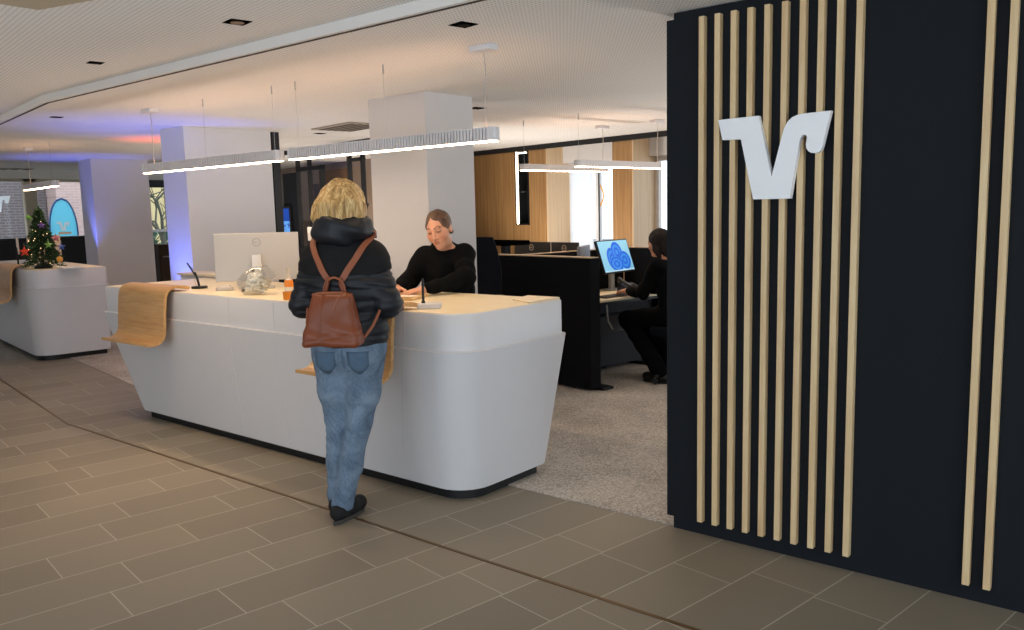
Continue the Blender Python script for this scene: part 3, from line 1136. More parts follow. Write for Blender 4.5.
# recessed black ceiling fittings
for i, (x, y, zc, s_, lab) in enumerate((
        (-5.07, 2.37, ZC + .05, .040, 'small black square downlight in the front ceiling at upper left'),
        (-3.59, 2.365, ZC + .05, .052, 'black square downlight with a visible reflector in the front ceiling above the long pendants'),
        (-2.72, 3.00, ZC, .050, 'black downlight slot in the rear ceiling left of the pendant canopy'),
        (-7.47, 3.13, ZC, .045, 'tiny black downlight in the rear ceiling left of the orange glow'),
        (-7.35, 5.77, ZC, .05, 'thin dark ceiling slot above the glass office front'),
        (-4.80, 5.43, ZC, .06, 'thin dark ceiling slot just right of the middle column'))):
    d_ = thing('downlight', lab, 'downlight', (x, y, zc), -G * (i > 3), 'recessed ceiling fittings')
    M = frame((x, y, zc), -G)
    MB(M).box(-s_, s_, -s_, s_, -.003, .0).build('faceplate', plain('matt_black', '#060606', 1., spec=.0), d_)
    MB(M).lathe([(s_ * .35, -.006), (s_ * .62, -.006), (s_ * .62, -.003), (s_ * .35, -.003)], n=20).build('trim_ring', M_bronze if i == 1 else plain('dark_ring', '#0c0c0b', .8, spec=.1), d_)
for (x, y, lx, ly, lab) in ((-6.6, 5.55, .75, .45, 'square ceiling air vent left of the middle column'), (-15.0, 5.35, .35, .9, 'slotted air vent in the ceiling at the far left windows')):
    v_ = thing('ceiling_vent', lab, 'vent', (x, y, ZC), -G)
    M = frame((x, y, ZC), -G)
    MB(M).box(-lx / 2, lx / 2, -ly / 2, ly / 2, -.012, 0).build('vent_frame', plain('vent_grey', '#a39a8d', .6), v_, bevel=.003)
    m = MB(M)
    for k in range(5):
        q = -ly / 2 + ly * (k + .7) / 5.4
        m.box(-lx / 2 + .05, lx / 2 - .05, q, q + ly * .09, -.016, -.011)
    m.build('slats', plain('vent_dark', '#4e4640', .7), v_)

# light from the downlights, added fill spots, and the coloured column washers
for x, y, zc, w_ in ((-5.07, 2.37, ZC + .04, 75), (-3.59, 2.365, ZC + .04, 22), (-2.72, 3.0, ZC - .01, 14), (-7.47, 3.13, ZC - .01, 34)):
    spot((x, y, zc), (x, y, 0), (1., .72, .46), w_, 1.7, .9, .06)
# unseen fill spots, no fittings, added to brighten ceiling, office and back room
for p, c, w_ in (((.8, -1.0, .3), (.88, .94, 1.), 68), ((-2.9, -.3, .3), (.90, .94, 1.), 60), ((-8.3, .5, .3), (1., .88, .76), 52),
                 ((-5.75, 4.42, 1.0), (1., .85, .78), 24), ((-1.3, 7.3, .4), (1., .93, .86), 150), ((-6.4, 7.75, .4), (1., .90, .80), 120), ((-10.3, 8.0, .9), (1., .88, .76), 45), ((-9.0, 6.1, 1.0), (1., .86, .74), 35),
                 ((-12.8, 4.7, .8), (1., .84, .70), 22)):
    spot(p, (p[0], p[1], ZC), c, w_, math.radians(158), .5, .15)
spot((-7.62, 4.06, .55), (-7.72, 4.12, ZC), (.12, .18, 1.), 75, 1.5, 1., .04)
spot((-12.1, 5.25, .9), (-12.05, 5.30, ZC), (.12, .18, 1.), 45, 1.5, .9, .03)
spot((-8.9, 4.75, 1.7), (-8.9, 4.85, ZC), (1., .10, .02), 16, 1.7, .9, .03)

# ------------------------------------------------------------------ reception counters


def counter(root, F, length, depth, slant, mat, seams=(), back=.19):
    """F maps the counter's own frame: x runs 0..-length leftwards from its right end, y is depth from the front ledge"""
    N = 8

    def ring(x0, x1, y0, y1, z, r):
        return [(x, y, z) for x, y in rrect(x0, x1, y0, y1, (.03, r, .02, .02), N)]
    L = length
    MB(F).rings([ring(-L + slant + .03, -.040, .052, depth - back - .03, 0, .16), ring(-L + slant + .03, -.040, .052, depth - back - .03, .062, .16)]).build('plinth', M_black, root)
    MB(F).rings([ring(-L + slant + .005, -.006, .014, depth - back, .060, .19), ring(-L + slant, -.002, .010, depth - back + .003, .072, .19), ring(-L - .020, .019, -.020, depth + .012, .810, .21),
                 ring(-L - .020, .020, -.021, depth + .012, .815, .21), ring(-L - .014, .014, -.015, depth + .01, .820, .20), ring(-L + .10, -.03, .03, depth, .820, .18)]).build('body', mat, root, sharp=50)
    MB(F).rings([ring(-L, .0, .0, depth, .819, .20), ring(-L, .0, .0, depth, 1.013, .20), ring(-L + .002, -.003, .003, depth - .003, 1.017, .20)]).build('upper_band', mat, root, sharp=50)
    MB(F).rings([ring(-L + .006, -.007, .008, depth - .006, 1.0165, .195), ring(-L + .006, -.007, .008, depth - .006, 1.021, .195)]).build('worktop', M_maple, root, sharp=50)
    for x0, x1 in seams:
        m = MB(F)
        for (xa, za, xb, zb) in ((x0, .815, x1, .08),):
            def yf(z):
                return .010 + (-.020 - .010) * (z - .072) / (.810 - .072) - .0012
            m.add([(xa - .003, yf(za), za), (xa + .003, yf(za), za), (xb + .003, yf(zb), zb), (xb - .003, yf(zb), zb),
                   (xa - .003, yf(za) + .004, za), (xa + .003, yf(za) + .004, za), (xb + .003, yf(zb) + .004, zb), (xb - .003, yf(zb) + .004, zb)],
                  [(0, 1, 2, 3), (4, 5, 6, 7), (0, 1, 5, 4), (1, 2, 6, 5), (2, 3, 7, 6), (3, 0, 4, 7)])
        m.box(x0 - .003, x0 + .003, -.0012, .003, .825, 1.012)
        m.build('panel_joint', plain('joint_grey', '#cfced0', .5), root)


ct = thing('reception_counter', 'long white reception counter with sloping front where the blonde customer stands', 'counter', (-4.8, 3.5, 0))
FC = frame((-2.91, 3.115, 0), 0)
counter(ct, FC, 3.93, .90, .465, M_white, ((-1.62, -1.52), (-2.13, -2.05), (-.42, -.48)))
MB().prism([(-3.16, 4.0), (-3.12, 3.80), (-2.93, 3.72), (-2.918, 4.0)], 1.0205, 1.033).build('worktop_edge', M_maple, ct, bevel=.003)
# higher return on the left end
wg = thing('counter_return', 'white side shelf standing behind the left end of the front counter', 'counter', (-6.85, 4.15, 0))
MB().box(-7.30, -6.53, 4.035, 4.25, 0, 1.03).build('return_body', M_white, wg, bevel=.004)
MB().box(-7.34, -6.47, 4.02, 4.27, 1.03, 1.052).build('return_top', M_maple, wg, bevel=.003)

ct2 = thing('reception_counter', 'second white reception counter at the far left carrying the Christmas tree', 'counter', (-10.6, 4.2, 0), -G)
FL = frame((-9.90, 3.71, 0), -G)
counter(ct2, FL, 3.2, .80, .3, M_white, back=.02)


def bag_shelf(lab, F, x0, x1):
    """bent plywood ledge: lies on the counter, bends down the front and out into a lip"""
    r = thing('bag_shelf', lab, 'shelf', F @ Vector(((x0 + x1) / 2, -.02, 1.022)), F.to_euler().z)
    ctrl = [(.12, 1.050), (.07, 1.063), (.01, 1.066), (-.045, 1.050), (-.080, 1.000), (-.094, .90), (-.104, .80), (-.108, .735), (-.122, .695), (-.152, .672), (-.190, .664), (-.240, .668)]
    pr = []
    for i in range(len(ctrl) - 1):            # Catmull-Rom through the control points
        p0, p1, p2, p3 = [Vector(ctrl[max(0, min(len(ctrl) - 1, i + j))]) for j in (-1, 0, 1, 2)]
        for k in range(4):
            t = k / 4
            pr.append(tuple(.5 * ((2 * p1) + (p2 - p0) * t + (2 * p0 - 5 * p1 + 4 * p2 - p3) * t * t + (3 * p1 - p0 - 3 * p2 + p3) * t ** 3)))
    pr.append(ctrl[-1])
    m = MB(F)
    # offset outwards from the counter
    m.sheet(pr[::-1], x0, x1, -.020)
    m.build('bent_board', M_oakb, r, sharp=40)
    return r


bag_shelf('bent oak bag shelf hooked over the left end of the front counter', FC, -3.51, -2.82)
bag_shelf('bent oak bag shelf behind the blonde customer at the front counter', FC, -1.09, -.42)
bag_shelf('bent oak bag shelf at the left frame edge on the far counter', FL, -1.30, -.50)

# ------------------------------------------------------------------ things on the front counter
CT = 1.0215
# big monitor seen from behind
mo = thing('monitor', 'large silver monitor seen from behind on the front counter', 'monitor', (-5.43, 3.62, CT), math.radians(52))
Mm = LM(mo)
tilt = Matrix.Translation((0, 0, .055)) @ Matrix.Rotation(math.radians(-5), 4, 'X')
MB(Mm @ tilt).prism(rrect(-.305, .305, -.004, .020, (.004,) * 4, 3), 0, .355).build('back_shell', M_silver, mo, bevel=.004)
MB(Mm @ tilt).box(-.296, .296, .0195, .0215, .012, .345).build('screen_panel', plain('screen_black', '#0d1015', .2), mo)
MB(Mm).prism(rrect(-.035, .035, -.055, -.030, (.006,) * 4, 3), .006, .25).build('stand_column', plain('silver_bright', '#d6d2cc', .35, .2), mo, bevel=.003)
MB(Mm).prism(rrect(-.12, .12, -.12, .06, (.03,) * 4, 5), 0, .008).build('stand_base', M_silver, mo, bevel=.002)
m = MB(Mm @ tilt)
rg = []
for k in range(25):
    a = 2 * PI * k / 24
    rg.append([(r * math.cos(a), y, .285 + r * math.sin(a)) for r, y in ((.026, -.0042), (.030, -.0042), (.030, -.0062), (.026, -.0062))])
m.rings(rg, cap=False)


def letter(m, segs, x, z, s, y, th=.0012, w=.0022):
    """thin raised strokes; segs are 2-D lines in a unit box"""
    for (x0, z0, x1, z1) in segs:
        p, q = Vector((x - x0 * s, 0, z + z0 * s)), Vector((x - x1 * s, 0, z + z1 * s))
        d = (q - p).normalized()
        n = Vector((-d.z, 0, d.x)) * w / 2
        m.rings([[p + n + Vector((0, y, 0)), p - n + Vector((0, y, 0)), p - n + Vector((0, y - th, 0)), p + n + Vector((0, y - th, 0))],
                 [q + n + Vector((0, y, 0)), q - n + Vector((0, y, 0)), q - n + Vector((0, y - th, 0)), q + n + Vector((0, y - th, 0))]])


DL = (([(0, 0, 0, 1), (0, 1, .6, .75), (.6, .75, .6, .25), (.6, .25, 0, 0)], 0), ([(0, 0, .55, 0), (0, .5, .5, .5), (0, 0, 0, 1), (0, 1, .55, 1)], 1),
      ([(0, 0, 0, 1), (0, 0, .5, 0)], 2), ([(0, 0, 0, 1), (0, 0, .5, 0)], 3))


def dell(m, cx, cz, s, y):
    for segs, i in DL:
        letter(m, [(-a, b, -c, d) for a, b, c, d in segs], cx - (1.5 - i) * s * .95 - s * .25, cz - s / 2, s, y, w=s * .18)


dell(m, 0, .285, .011, -.0042)
m.build('round_emblem', plain('emblem_grey', '#8c8781', .3, .4), mo)

# pen on a leash stand at the left
def pen_stand(lab, loc, rz, basemat, white):
    r = thing('pen_stand', lab, 'pen stand', loc, rz)
    M = LM(r)
    if white:
        MB(M).prism(rrect(-.065, .065, -.05, .05, (.012,) * 4, 4), 0, .028).build('base', basemat, r, bevel=.004)
        MB(M).lathe([(.011, .028), (.011, .038), (.0075, .042), (.0075, .155), (.005, .165)], (-.035, 0, 0), 12).build('pen', M_black, r)
    else:
        MB(M).prism(rrect(-.055, .055, -.045, .045, (.03,) * 4, 5), 0, .018).build('base', basemat, r, bevel=.004)
        MB(M).tube([(.0, 0, .012), (-.012, 0, .07), (-.03, 0, .125)], [.0095, .009, .0075], 10).build('holder', M_black, r)
        MB(M).tube([(-.028, 0, .095), (-.055, 0, .15), (-.085, 0, .195)], [.004, .0075, .006], 10).build('pen', plain('pen_navy', '#22263a', .3), r)
        MB(M).tube([(-.02, .01, .10), (-.05, .03, .06), (-.04, .04, .012)], .0015, 6).build('leash', M_steel, r)
    return r


pen_stand('black pen in a slanted desk holder beside the left bag shelf', (-5.83, 3.37, CT), math.radians(35), M_black, False)
pen_stand('white pen base with an upright black pen right of the customer', (-3.295, 3.285, CT), math.radians(38), M_white, True)
# small grey dome (computer mouse)
ms = thing('mouse', 'grey computer mouse on the counter left of the big monitor foot', 'mouse', (-5.47, 3.36, CT), math.radians(60))
m = MB(LM(ms))
m.rings([[(.062 * f * math.cos(2 * PI * k / 20), .034 * f * math.sin(2 * PI * k / 20), z) for k in range(20)] for f, z in ((.98, 0), (1, .008), (.93, .02), (.74, .031), (.45, .037), (.05, .039))])
m.build('shell', M_silver, ms)
MB(LM(ms)).ell((.035, 0, .031), (.010, .004, .007), 10, 6).build('wheel', M_black, ms)

# clear jar lying with pale sweets
jr = thing('sweet_jar', 'clear glass jar of pale wrapped sweets in front of the big monitor', 'jar', (-4.98, 3.30, CT), math.radians(25))
gm = NT('jar_glass')
tb = gm.n('ShaderNodeBsdfTransparent')
tb.inputs['Color'].default_value = (.93, .94, .93, 1)
gb_ = gm.n('ShaderNodeBsdfGlossy', i_Roughness=.03)
lw = gm.n('ShaderNodeLayerWeight', i_Blend=.35)
mx = gm.n('ShaderNodeMixShader')
gm.l(lw.outputs['Facing'], mx.inputs[0])
gm.l(tb.outputs[0], mx.inputs[1])
gm.l(gb_.outputs[0], mx.inputs[2])
gm.l(mx.outputs[0], gm.out.inputs['Surface'])
Mj = LM(jr) @ Matrix.Translation((0, 0, .092)) @ Matrix.Rotation(math.radians(62), 4, 'Y')
MB(Mj).lathe([(.03, -.105), (.075, -.10), (.088, -.06), (.09, 0), (.085, .05), (.066, .085), (.055, .098), (.058, .115), (.06, .12)], n=28).build('jar_glass', gm.m, jr)
MB(Mj).lathe([(.052, .096), (.050, .112), (.02, .113)], n=20).build('jar_rim', M_silver, jr)
m = MB(LM(jr))
for k in range(150):
    a, q = rng.uniform(0, 2 * PI), math.sqrt(rng.uniform(0, 1))
    hz = rng.uniform(0, 1)
    p = ((.05 + .03 * math.sin(PI * min(1, hz + .25))) * q * math.cos(a), .058 * q * math.sin(a) * math.sin(PI * (.3 + .6 * hz)), .022 + hz * .118)
    m.ell(p, (.017, .012, .010), 7, 5)
o = m.build('sweets', plain('sweet_paper', '#f4ebdf', .4, var=.25, scale=30), jr)
o['kind'] = 'stuff'
for q in ((-.085, -.03, .03), (-.03, .02, .165)):
    MB(LM(jr)).ell(q, (.012, .012, .012), 10, 7).build('clasp', M_black, jr)
# orange hand gel bottle, tea light glass, black box
bt = thing('gel_bottle', 'clear bottle of orange liquid with a pale pump top beside the sweet jar', 'bottle', (-4.72, 3.38, CT))
cy = (-4.72, 3.38, CT)
MB().lathe([(.026, 0), (.029, .01), (.029, .085), (.026, .10), (.012, .112), (.012, .12)], cy, 20).build('bottle_body', plain('cloudy_plastic', '#e6dccb', .25), bt)
MB().lathe([(.0295, .055), (.0295, .088), (.0265, .102)], cy, 20).build('orange_liquid', plain('orange_gel', '#e8871c', .3), bt)
MB().lathe([(.013, .118), (.013, .135), (.006, .137), (.006, .165), (.012, .166), (.012, .18), (.004, .182)], cy, 16).build('pump', plain('pump_cream', '#d8c9b2', .4), bt)
gl_ = thing('candle_glass', 'small orange glass candle holder at the counter edge beside the customer', 'candle', (-4.47, 3.19, CT))
MB().lathe([(.027, 0), (.03, .006), (.032, .05), (.028, .05), (.026, .012)], (-4.47, 3.19, CT), 20).build('holder_glass', plain('amber_glass', '#d9832a', .15, var=.15), gl_)
MB().lathe([(.02, .01), (.02, .035), (.003, .037)], (-4.47, 3.19, CT), 14).build('wax', plain('wax', '#e5bf8a', .5), gl_)
bx = thing('card_box', 'little black box with a lid behind the orange bottle', 'box', (-4.86, 3.50, CT), .3)
MB(LM(bx)).box(-.035, .035, -.03, .03, 0, .055).build('box_body', M_black, bx, bevel=.003)
MB(LM(bx)).box(-.037, .037, -.032, .032, .055, .066).build('lid', plain('box_lid', '#25272a', .4), bx, bevel=.003)
# document tray and paper under the clerk's hands
dt = thing('document_tray', 'pale wooden document tray under the hands of the clerk', 'tray', (-3.86, 3.55, CT), math.radians(20))
MB(LM(dt)).box(-.17, .17, -.12, .12, 0, .012).build('tray_board', plain('tray_oak', '#d8b27c', .5), dt, bevel=.003)
for y in (-.122, .112):
    MB(LM(dt)).box(-.17, .17, y, y + .010, 0, .025).build('tray_lip', plain('tray_oak', '#d8b27c', .5), dt, bevel=.002)
MB(LM(dt)).box(-.12, .12, -.09, .085, .012, .0145).build('paper_sheet', plain('white_paper', '#e8dfd2', .8), dt)
lf = thing('leaflet', 'pale leaflet lying flat between the customer and the white pen base', 'leaflet', (-3.47, 3.32, CT), .3)
MB(LM(lf)).box(-.10, .10, -.05, .05, 0, .002).build('leaflet_sheet', plain('leaflet_pink', '#e6c9b4', .7), lf)

# ------------------------------------------------------------------ Christmas tree on the far counter
xt = thing('christmas_tree', 'small decorated Christmas tree standing on the far left counter', 'tree', (-10.24, 4.0, CT))
bx_, by_ = -10.24, 4.0
m = MB()
H = .70
for k in range(5200):
    f = rng.uniform(0, 1) ** .8
    layer = (f * 6) % 1
    R = (1 - f) * .20 * (1.12 - .40 * layer) + .03 * (f < .97)
    a = rng.uniform(0, 2 * PI)
    q = math.sqrt(rng.uniform(.05, 1)) * R
    c = Vector((bx_ + q * math.cos(a), by_ + q * math.sin(a), CT + .07 + f * (H - .07) - .25 * q))
    d = Vector((math.cos(a), math.sin(a), rng.uniform(-.5, .5))).normalized()
    L = .05 * (1 - .5 * f)
    n_ = d.orthogonal().normalized()
    n_.rotate(Matrix.Rotation(rng.uniform(0, PI), 3, d))
    m.add([c - d * L * .5 + n_ * .009, c - d * L * .5 - n_ * .009, c + d * L * .5], [(0, 1, 2)])
m.build('needles', plain('fir_green', '#34502f', .8, var=.35, scale=30), xt, smooth=False)
MB().tube([(bx_, by_, CT + .03), (bx_, by_, CT + H - .02)], [.016, .004], 8).build('stem', plain('stem_brown', '#3b2a1d', .9), xt)
MB().lathe([(.09, 0), (.095, .02), (.06, .045), (.03, .06)], (bx_, by_, CT), 20).build('stand', plain('dark_stand', '#242322', .6), xt)
for k in range(22):
    f = rng.uniform(.05, .9)
    a = rng.uniform(-PI * .9, PI * .2)
    R = (1 - f) * .20 + .014
    MB().ell((bx_ + R * math.cos(a), by_ + R * math.sin(a), CT + .07 + f * (H - .1) - .2 * R), (.0045,) * 3, 8, 6).build('fairy_light', glow('fairy_light', '#ffd8a0', 2.), xt)


def star(cn, col, px, py, pz_, r, lab, ball=False):
    c = Vector((px, py, pz_))
    vd = (Vector((0, 0, 1.55)) - c)
    ang = math.atan2(vd.y, vd.x) + PI / 2
    t = thing('ornament', lab, 'ornament', c, ang)
    M = LM(t)
    mt = plain('orn_' + cn, col, .35)
    if ball:
        MB(M).ell((0, 0, 0), (r, r, r), 16, 10).build('ball', mt, t)
    else:
        pts = [(r * (1 if k % 2 == 0 else .45) * math.sin(PI * k / 5), r * (1 if k % 2 == 0 else .45) * math.cos(PI * k / 5)) for k in range(10)]
        vs = [(x, -.004, z) for x, z in pts] + [(x, .004, z) for x, z in pts] + [(0, -.018, 0), (0, .018, 0)]
        MB(M).add(vs, [(k, (k + 1) % 10, 20) for k in range(10)] + [(10 + (k + 1) % 10, 10 + k, 21) for k in range(10)] + [(k, 10 + k, 10 + (k + 1) % 10, (k + 1) % 10) for k in range(10)]).build('star', mt, t, smooth=False)
    MB(M).tube([(0, 0, r * .9), (0, .004, r * 1.5)], .0018, 5).build('hook', M_steel, t)


for args in (('red', '#d8452b', -.17, -.10, .20, .062, 'red star ornament low on the left of the Christmas tree'),
             ('purple', '#5b3f84', .02, -.14, .49, .048, 'purple star ornament near the top of the Christmas tree'),
             ('green', '#5f8f3c', -.10, -.06, .58, .045, 'green star ornament near the tip of the Christmas tree'),
             ('pink', '#b3606f', .15, -.13, .34, .05, 'dusty pink star ornament on the right of the Christmas tree'),
             ('lime', '#6f9a4a', .07, -.17, .27, .048, 'light green star ornament in the middle of the Christmas tree'),
             ('blue', '#3c56a0', .20, -.06, .24, .05, 'blue star ornament low on the right of the Christmas tree')):
    star(args[0], args[1], bx_ + .37 * args[2] - .93 * args[3], by_ + .93 * args[2] + .37 * args[3], CT + args[4], args[5], args[6])
star('gold', '#d79a3a', bx_ + .37 * .17 + .93 * .13, by_ + .93 * .17 - .37 * .13, CT + .10, .034, 'gold ball ornament at the foot of the Christmas tree', True)

tag(MB(frame((-10.0, 4.05, 0), -G)).box(.06, .36, -.02, .20, CT, CT + .018).build('white_tray', M_white, bevel=.004), 'flat white tray lying right of the Christmas tree', 'tray')
ps = thing('card_stand', 'white card stand with a black upright left of the Christmas tree', 'stand', (-10.55, 3.86, CT), -G)
MB(LM(ps)).prism(rrect(-.06, .06, -.045, .045, (.01,) * 4, 4), 0, .026).build('base', M_white, ps, bevel=.003)
MB(LM(ps)).tube([(-.035, 0, .02), (-.035, 0, .13), (-.055, 0, .24)], [.010, .009, .008], 10).build('pen', M_black, ps)
MB(LM(ps)).tube([(-.075, .02, .16), (-.095, .02, .35)], [.014, .014], 10).build('handset', plain('pale_handset', '#c4b8ae', .4), ps)
pm = thing('monitor', 'narrow pale monitor edge behind the card stand on the far counter', 'monitor', (-10.62, 4.18, CT), math.radians(-80))
MB(LM(pm)).prism(rrect(-.20, .20, -.012, .012, (.004,) * 4, 3), .06, .37).build('back_shell', plain('pale_shell', '#c9b7a4', .4), pm, bevel=.003)
MB(LM(pm)).box(-.025, .025, -.02, .005, .006, .20).build('stand_column', M_silver, pm)
MB(LM(pm)).box(-.09, .09, -.07, .07, 0, .008).build('stand_base', M_silver, pm, bevel=.002)

# ------------------------------------------------------------------ office behind
FO = frame((-3.90, 5.775, 0), -G)         # right front corner of the near screen; x runs along it, y away


def screen_wall(lab, x0, x1, y0, y1, h, z0=.03):
    r = thing('acoustic_partition', lab, 'partition', FO @ Vector(((x0 + x1) / 2, (y0 + y1) / 2, 0)), -G)
    MB(FO).prism([(x0, y0), (x1, y0), (x1, y1), (x0, y1)], z0, h).build('felt_panel', M_felt, r, bevel=.008, smooth=True)
    MB(FO).prism([(x0 + .006, y0 + .006), (x1 - .006, y0 + .006), (x1 - .006, y1 - .006), (x0 + .006, y1 - .006)], h, h + .008).build('top_cap', plain('beige_cap', '#b99f80', .6), r, bevel=.002)
    return r


r = screen_wall('black felt partition with beige top edge behind the right end of the counter', -1.75, 0, 0, .125, 1.138)
MB(FO).prism(rrect(-.16, .05, .10, .24, (.02,) * 4, 4), .008, .03).build('foot', M_black, r, bevel=.004)
MB(FO).prism(rrect(-1.7, -1.5, -.0, .22, (.02,) * 4, 4), .008, .03).build('foot', M_black, r, bevel=.004)
r = screen_wall('black felt partition running away behind the blue lit monitor', -1.00, -.93, .135, 1.50, 1.138)
for y in (.3, 1.3):
    MB(FO).box(-1.02, -.91, y, y + .1, .006, .03).build('foot', M_black, r)
r = screen_wall('black felt end partition between the blue lit monitor and the seated woman', -.93, -.40, 1.505, 1.57, 1.145)
for x in (-.9, -.5):
    MB(FO).box(x, x + .08, 1.49, 1.585, .006, .03).build('foot', M_black, r)

dk = thing('office_desk', 'desk with pale top where the seated woman in black works', 'desk', FO @ Vector((-.5, .8, 0)), -G)
MB(FO).prism(rrect(-.92, -.20, .145, 1.49, (.01, .03, .03, .01), 4), .722, .742).build('desk_top', M_maple, dk, bevel=.003)
MB(FO).box(-.90, -.22, .16, 1.47, .695, .722).build('desk_frame', M_black, dk)
for y in (.30, 1.30):
    MB(FO).box(-.64, -.55, y - .05, y + .05, .03, .70).build('leg', M_black, dk, bevel=.004)
    MB(FO).box(-.86, -.26, y - .04, y + .04, .006, .032).build('foot', M_black, dk, bevel=.004)
MB(FO).box(-.56, -.53, .20, 1.46, .05, .66).build('modesty_panel', plain('panel_slate', '#23272e', .7), dk, bevel=.004)
MB(FO).box(-.53, -.40, .50, 1.05, .40, .56).build('cable_tray', plain('tray_grey', '#4a4f57', .5), dk, bevel=.006)
MB(FO).tube([(-.38, .62, .70), (-.36, .62, .52), (-.34, .66, .44)], .008, 6).build('crank', M_silver, dk)

# lit blue monitor
bm_ = thing('monitor', 'lit monitor with a blue swirl wallpaper on the office desk', 'monitor', (-4.47, 6.95, .743), math.radians(89))
# local frame: x runs away along the desk, -y faces the seated woman
Mb = LM(bm_) @ Matrix.Translation((.09, -.07, .175)) @ Matrix.Rotation(math.radians(-19), 4, 'X')
MB(Mb).prism(rrect(-.268, .268, -.012, .018, (.004,) * 4, 3), 0, .335).build('back_shell', M_black, bm_, bevel=.003)
MB(Mb).box(-.268, .268, -.0135, -.011, 0, .335).build('bezel', M_black, bm_)
sw = NT('blue_wallpaper')
tc_ = sw.n('ShaderNodeTexCoord')
mp_ = sw.n('ShaderNodeMapping')
sw.l(tc_.outputs['UV'], mp_.inputs['Vector'])
sp_ = sw.n('ShaderNodeSeparateXYZ')
sw.l(mp_.outputs['Vector'], sp_.inputs[0])
U_, V_ = sp_.outputs[0], sp_.outputs[1]


def blob(cx, cy, rx, ry):
    a = sw.math('DIVIDE', sw.math('SUBTRACT', U_, cx), rx)
    b = sw.math('DIVIDE', sw.math('SUBTRACT', V_, cy), ry)
    return sw.math('SQRT', sw.math('ADD', sw.math('MULTIPLY', a, a), sw.math('MULTIPLY', b, b)))


sky_ = sw.mix(V_, lin('#7fc0e6'), lin('#8ecae8'))
cur = sky_
for cx, cy, rx, ry in ((.36, .42, .17, .36), (.56, .62, .18, .34), (.76, .34, .19, .30), (.46, .24, .22, .24)):
    d_ = blob(cx, cy, rx, ry)
    tone_ = sw.math('SINE', sw.math('MULTIPLY', d_, 13.))
    pet = sw.mix(sw.math('ADD', .5, sw.math('MULTIPLY', tone_, .5)), lin('#1a55cf'), lin('#3f93f2'))
    cur = sw.mix(sw.math('LESS_THAN', d_, 1.), cur, pet)
bar = sw.math('LESS_THAN', V_, .045)
cur = sw.mix(bar, cur, lin('#a9d3ea'))
sw.l(cur, sw.b.inputs['Base Color'])
sw.l(cur, sw.b.inputs['Emission Color'])
sw.b.inputs['Emission Strength'].default_value = .42
o = MB(Mb).add([(-.260, -.0140, .012), (.260, -.0140, .012), (.260, -.0140, .325), (-.260, -.0140, .325)], [(0, 1, 2, 3)]).build('lit_screen', sw.m, bm_, smooth=False)
uv = o.data.uv_layers.new(name='UVMap')
lx = [(v.co.x, v.co.y, v.co.z) for v in o.data.vertices]
inv = (Matrix.Translation((.09, -.07, .175)) @ Matrix.Rotation(math.radians(-19), 4, 'X')).inverted()
for li, lp in enumerate(o.data.loops):
    q = inv @ Vector(lx[lp.vertex_index])
    uv.data[li].uv = ((q.x + .260) / .520, (q.z - .012) / .313)
MB(LM(bm_)).box(.09, .15, .03, .065, .006, .30).build('stand_column', M_silver, bm_, bevel=.003)
MB(LM(bm_)).prism(rrect(0.0, .24, -.12, .09, (.02,) * 4, 4), 0, .008).build('stand_base', M_silver, bm_, bevel=.002)

# two dark monitors seen from behind over the partition, on a raised desk of their own
d2 = thing('office_desk', 'desk hidden behind the black partition carrying the dark monitors', 'desk', FO @ Vector((-1.7, 1.0, 0)), -G)
MB(FO).prism(rrect(-2.6, -1.02, .6, 1.35, (.02,) * 4, 4), .80, .825).build('desk_top', M_maple, d2, bevel=.003)
for x in (-2.4, -1.25):
    MB(FO).box(x - .04, x + .04, .9, 1.0, .03, .80).build('leg', M_black, d2)
    MB(FO).box(x - .04, x + .04, .65, 1.25, .006, .032).build('foot', M_black, d2)
for i, (x, hw_m, lab) in enumerate(((-1.70, .27, 'dark monitor seen from behind over the partition, nearer the teller'), (-1.215, .19, 'dark monitor seen from behind over the partition, nearer the blue lit monitor'))):
    md = thing('monitor', lab, 'monitor', FO @ Vector((x, .93, .825)), -G)
    M = LM(md) @ Matrix.Translation((0, 0, .12))
    MB(M).prism(rrect(-hw_m, hw_m, -.012, .012, (.004,) * 4, 3), 0, .275).build('back_shell', plain('monitor_charcoal', '#3a3836', .4), md, bevel=.004)
    MB(M).box(-hw_m + .008, hw_m - .008, .012, .014, .01, .265).build('screen_panel', plain('screen_black', '#0d1015', .2), md)
    MB(LM(md)).box(-.035, .035, -.045, -.012, .006, .26).build('stand_column', M_grey, md, bevel=.003)
    MB(LM(md)).prism(rrect(-.11, .11, -.10, .08, (.02,) * 4, 4), 0, .008).build('stand_base', M_silver, md)
    m = MB(M)
    rg = []
    for k in range(25):
        a = 2 * PI * k / 24
        rg.append([(r * math.cos(a), y, .215 + r * math.sin(a)) for r, y in ((.026, -.0122), (.033, -.0122), (.033, -.0142), (.026, -.0142))])
    m.rings(rg, cap=False)
    dell(m, 0, .215, .012, -.0122)
    m.build('round_emblem', plain('emblem_pale', '#c9bba6', .35), md)
tw = thing('monitor', 'grey monitor seen almost edge-on left of the blue lit one', 'monitor', FO @ Vector((-.43, .38, .742)), math.radians(291))
MB(LM(tw)).prism(rrect(-.19, .19, -.016, .016, (.005,) * 4, 3), .13, .48).build('back_shell', plain('case_grey', '#8d9094', .4), tw, bevel=.004)
MB(LM(tw)).box(-.183, .183, -.018, -.0155, .14, .47).build('screen_panel', plain('screen_black', '#0d1015', .2), tw)
MB(LM(tw)).box(-.03, .03, .016, .045, .006, .30).build('stand_column', M_grey, tw, bevel=.003)
MB(LM(tw)).prism(rrect(-.10, .10, -.07, .10, (.02,) * 4, 4), 0, .008).build('stand_base', M_grey, tw)
kb = thing('keyboard', 'dark keyboard under the hands of the seated woman', 'keyboard', FO @ Vector((-.345, .70, .7425)), math.radians(84))
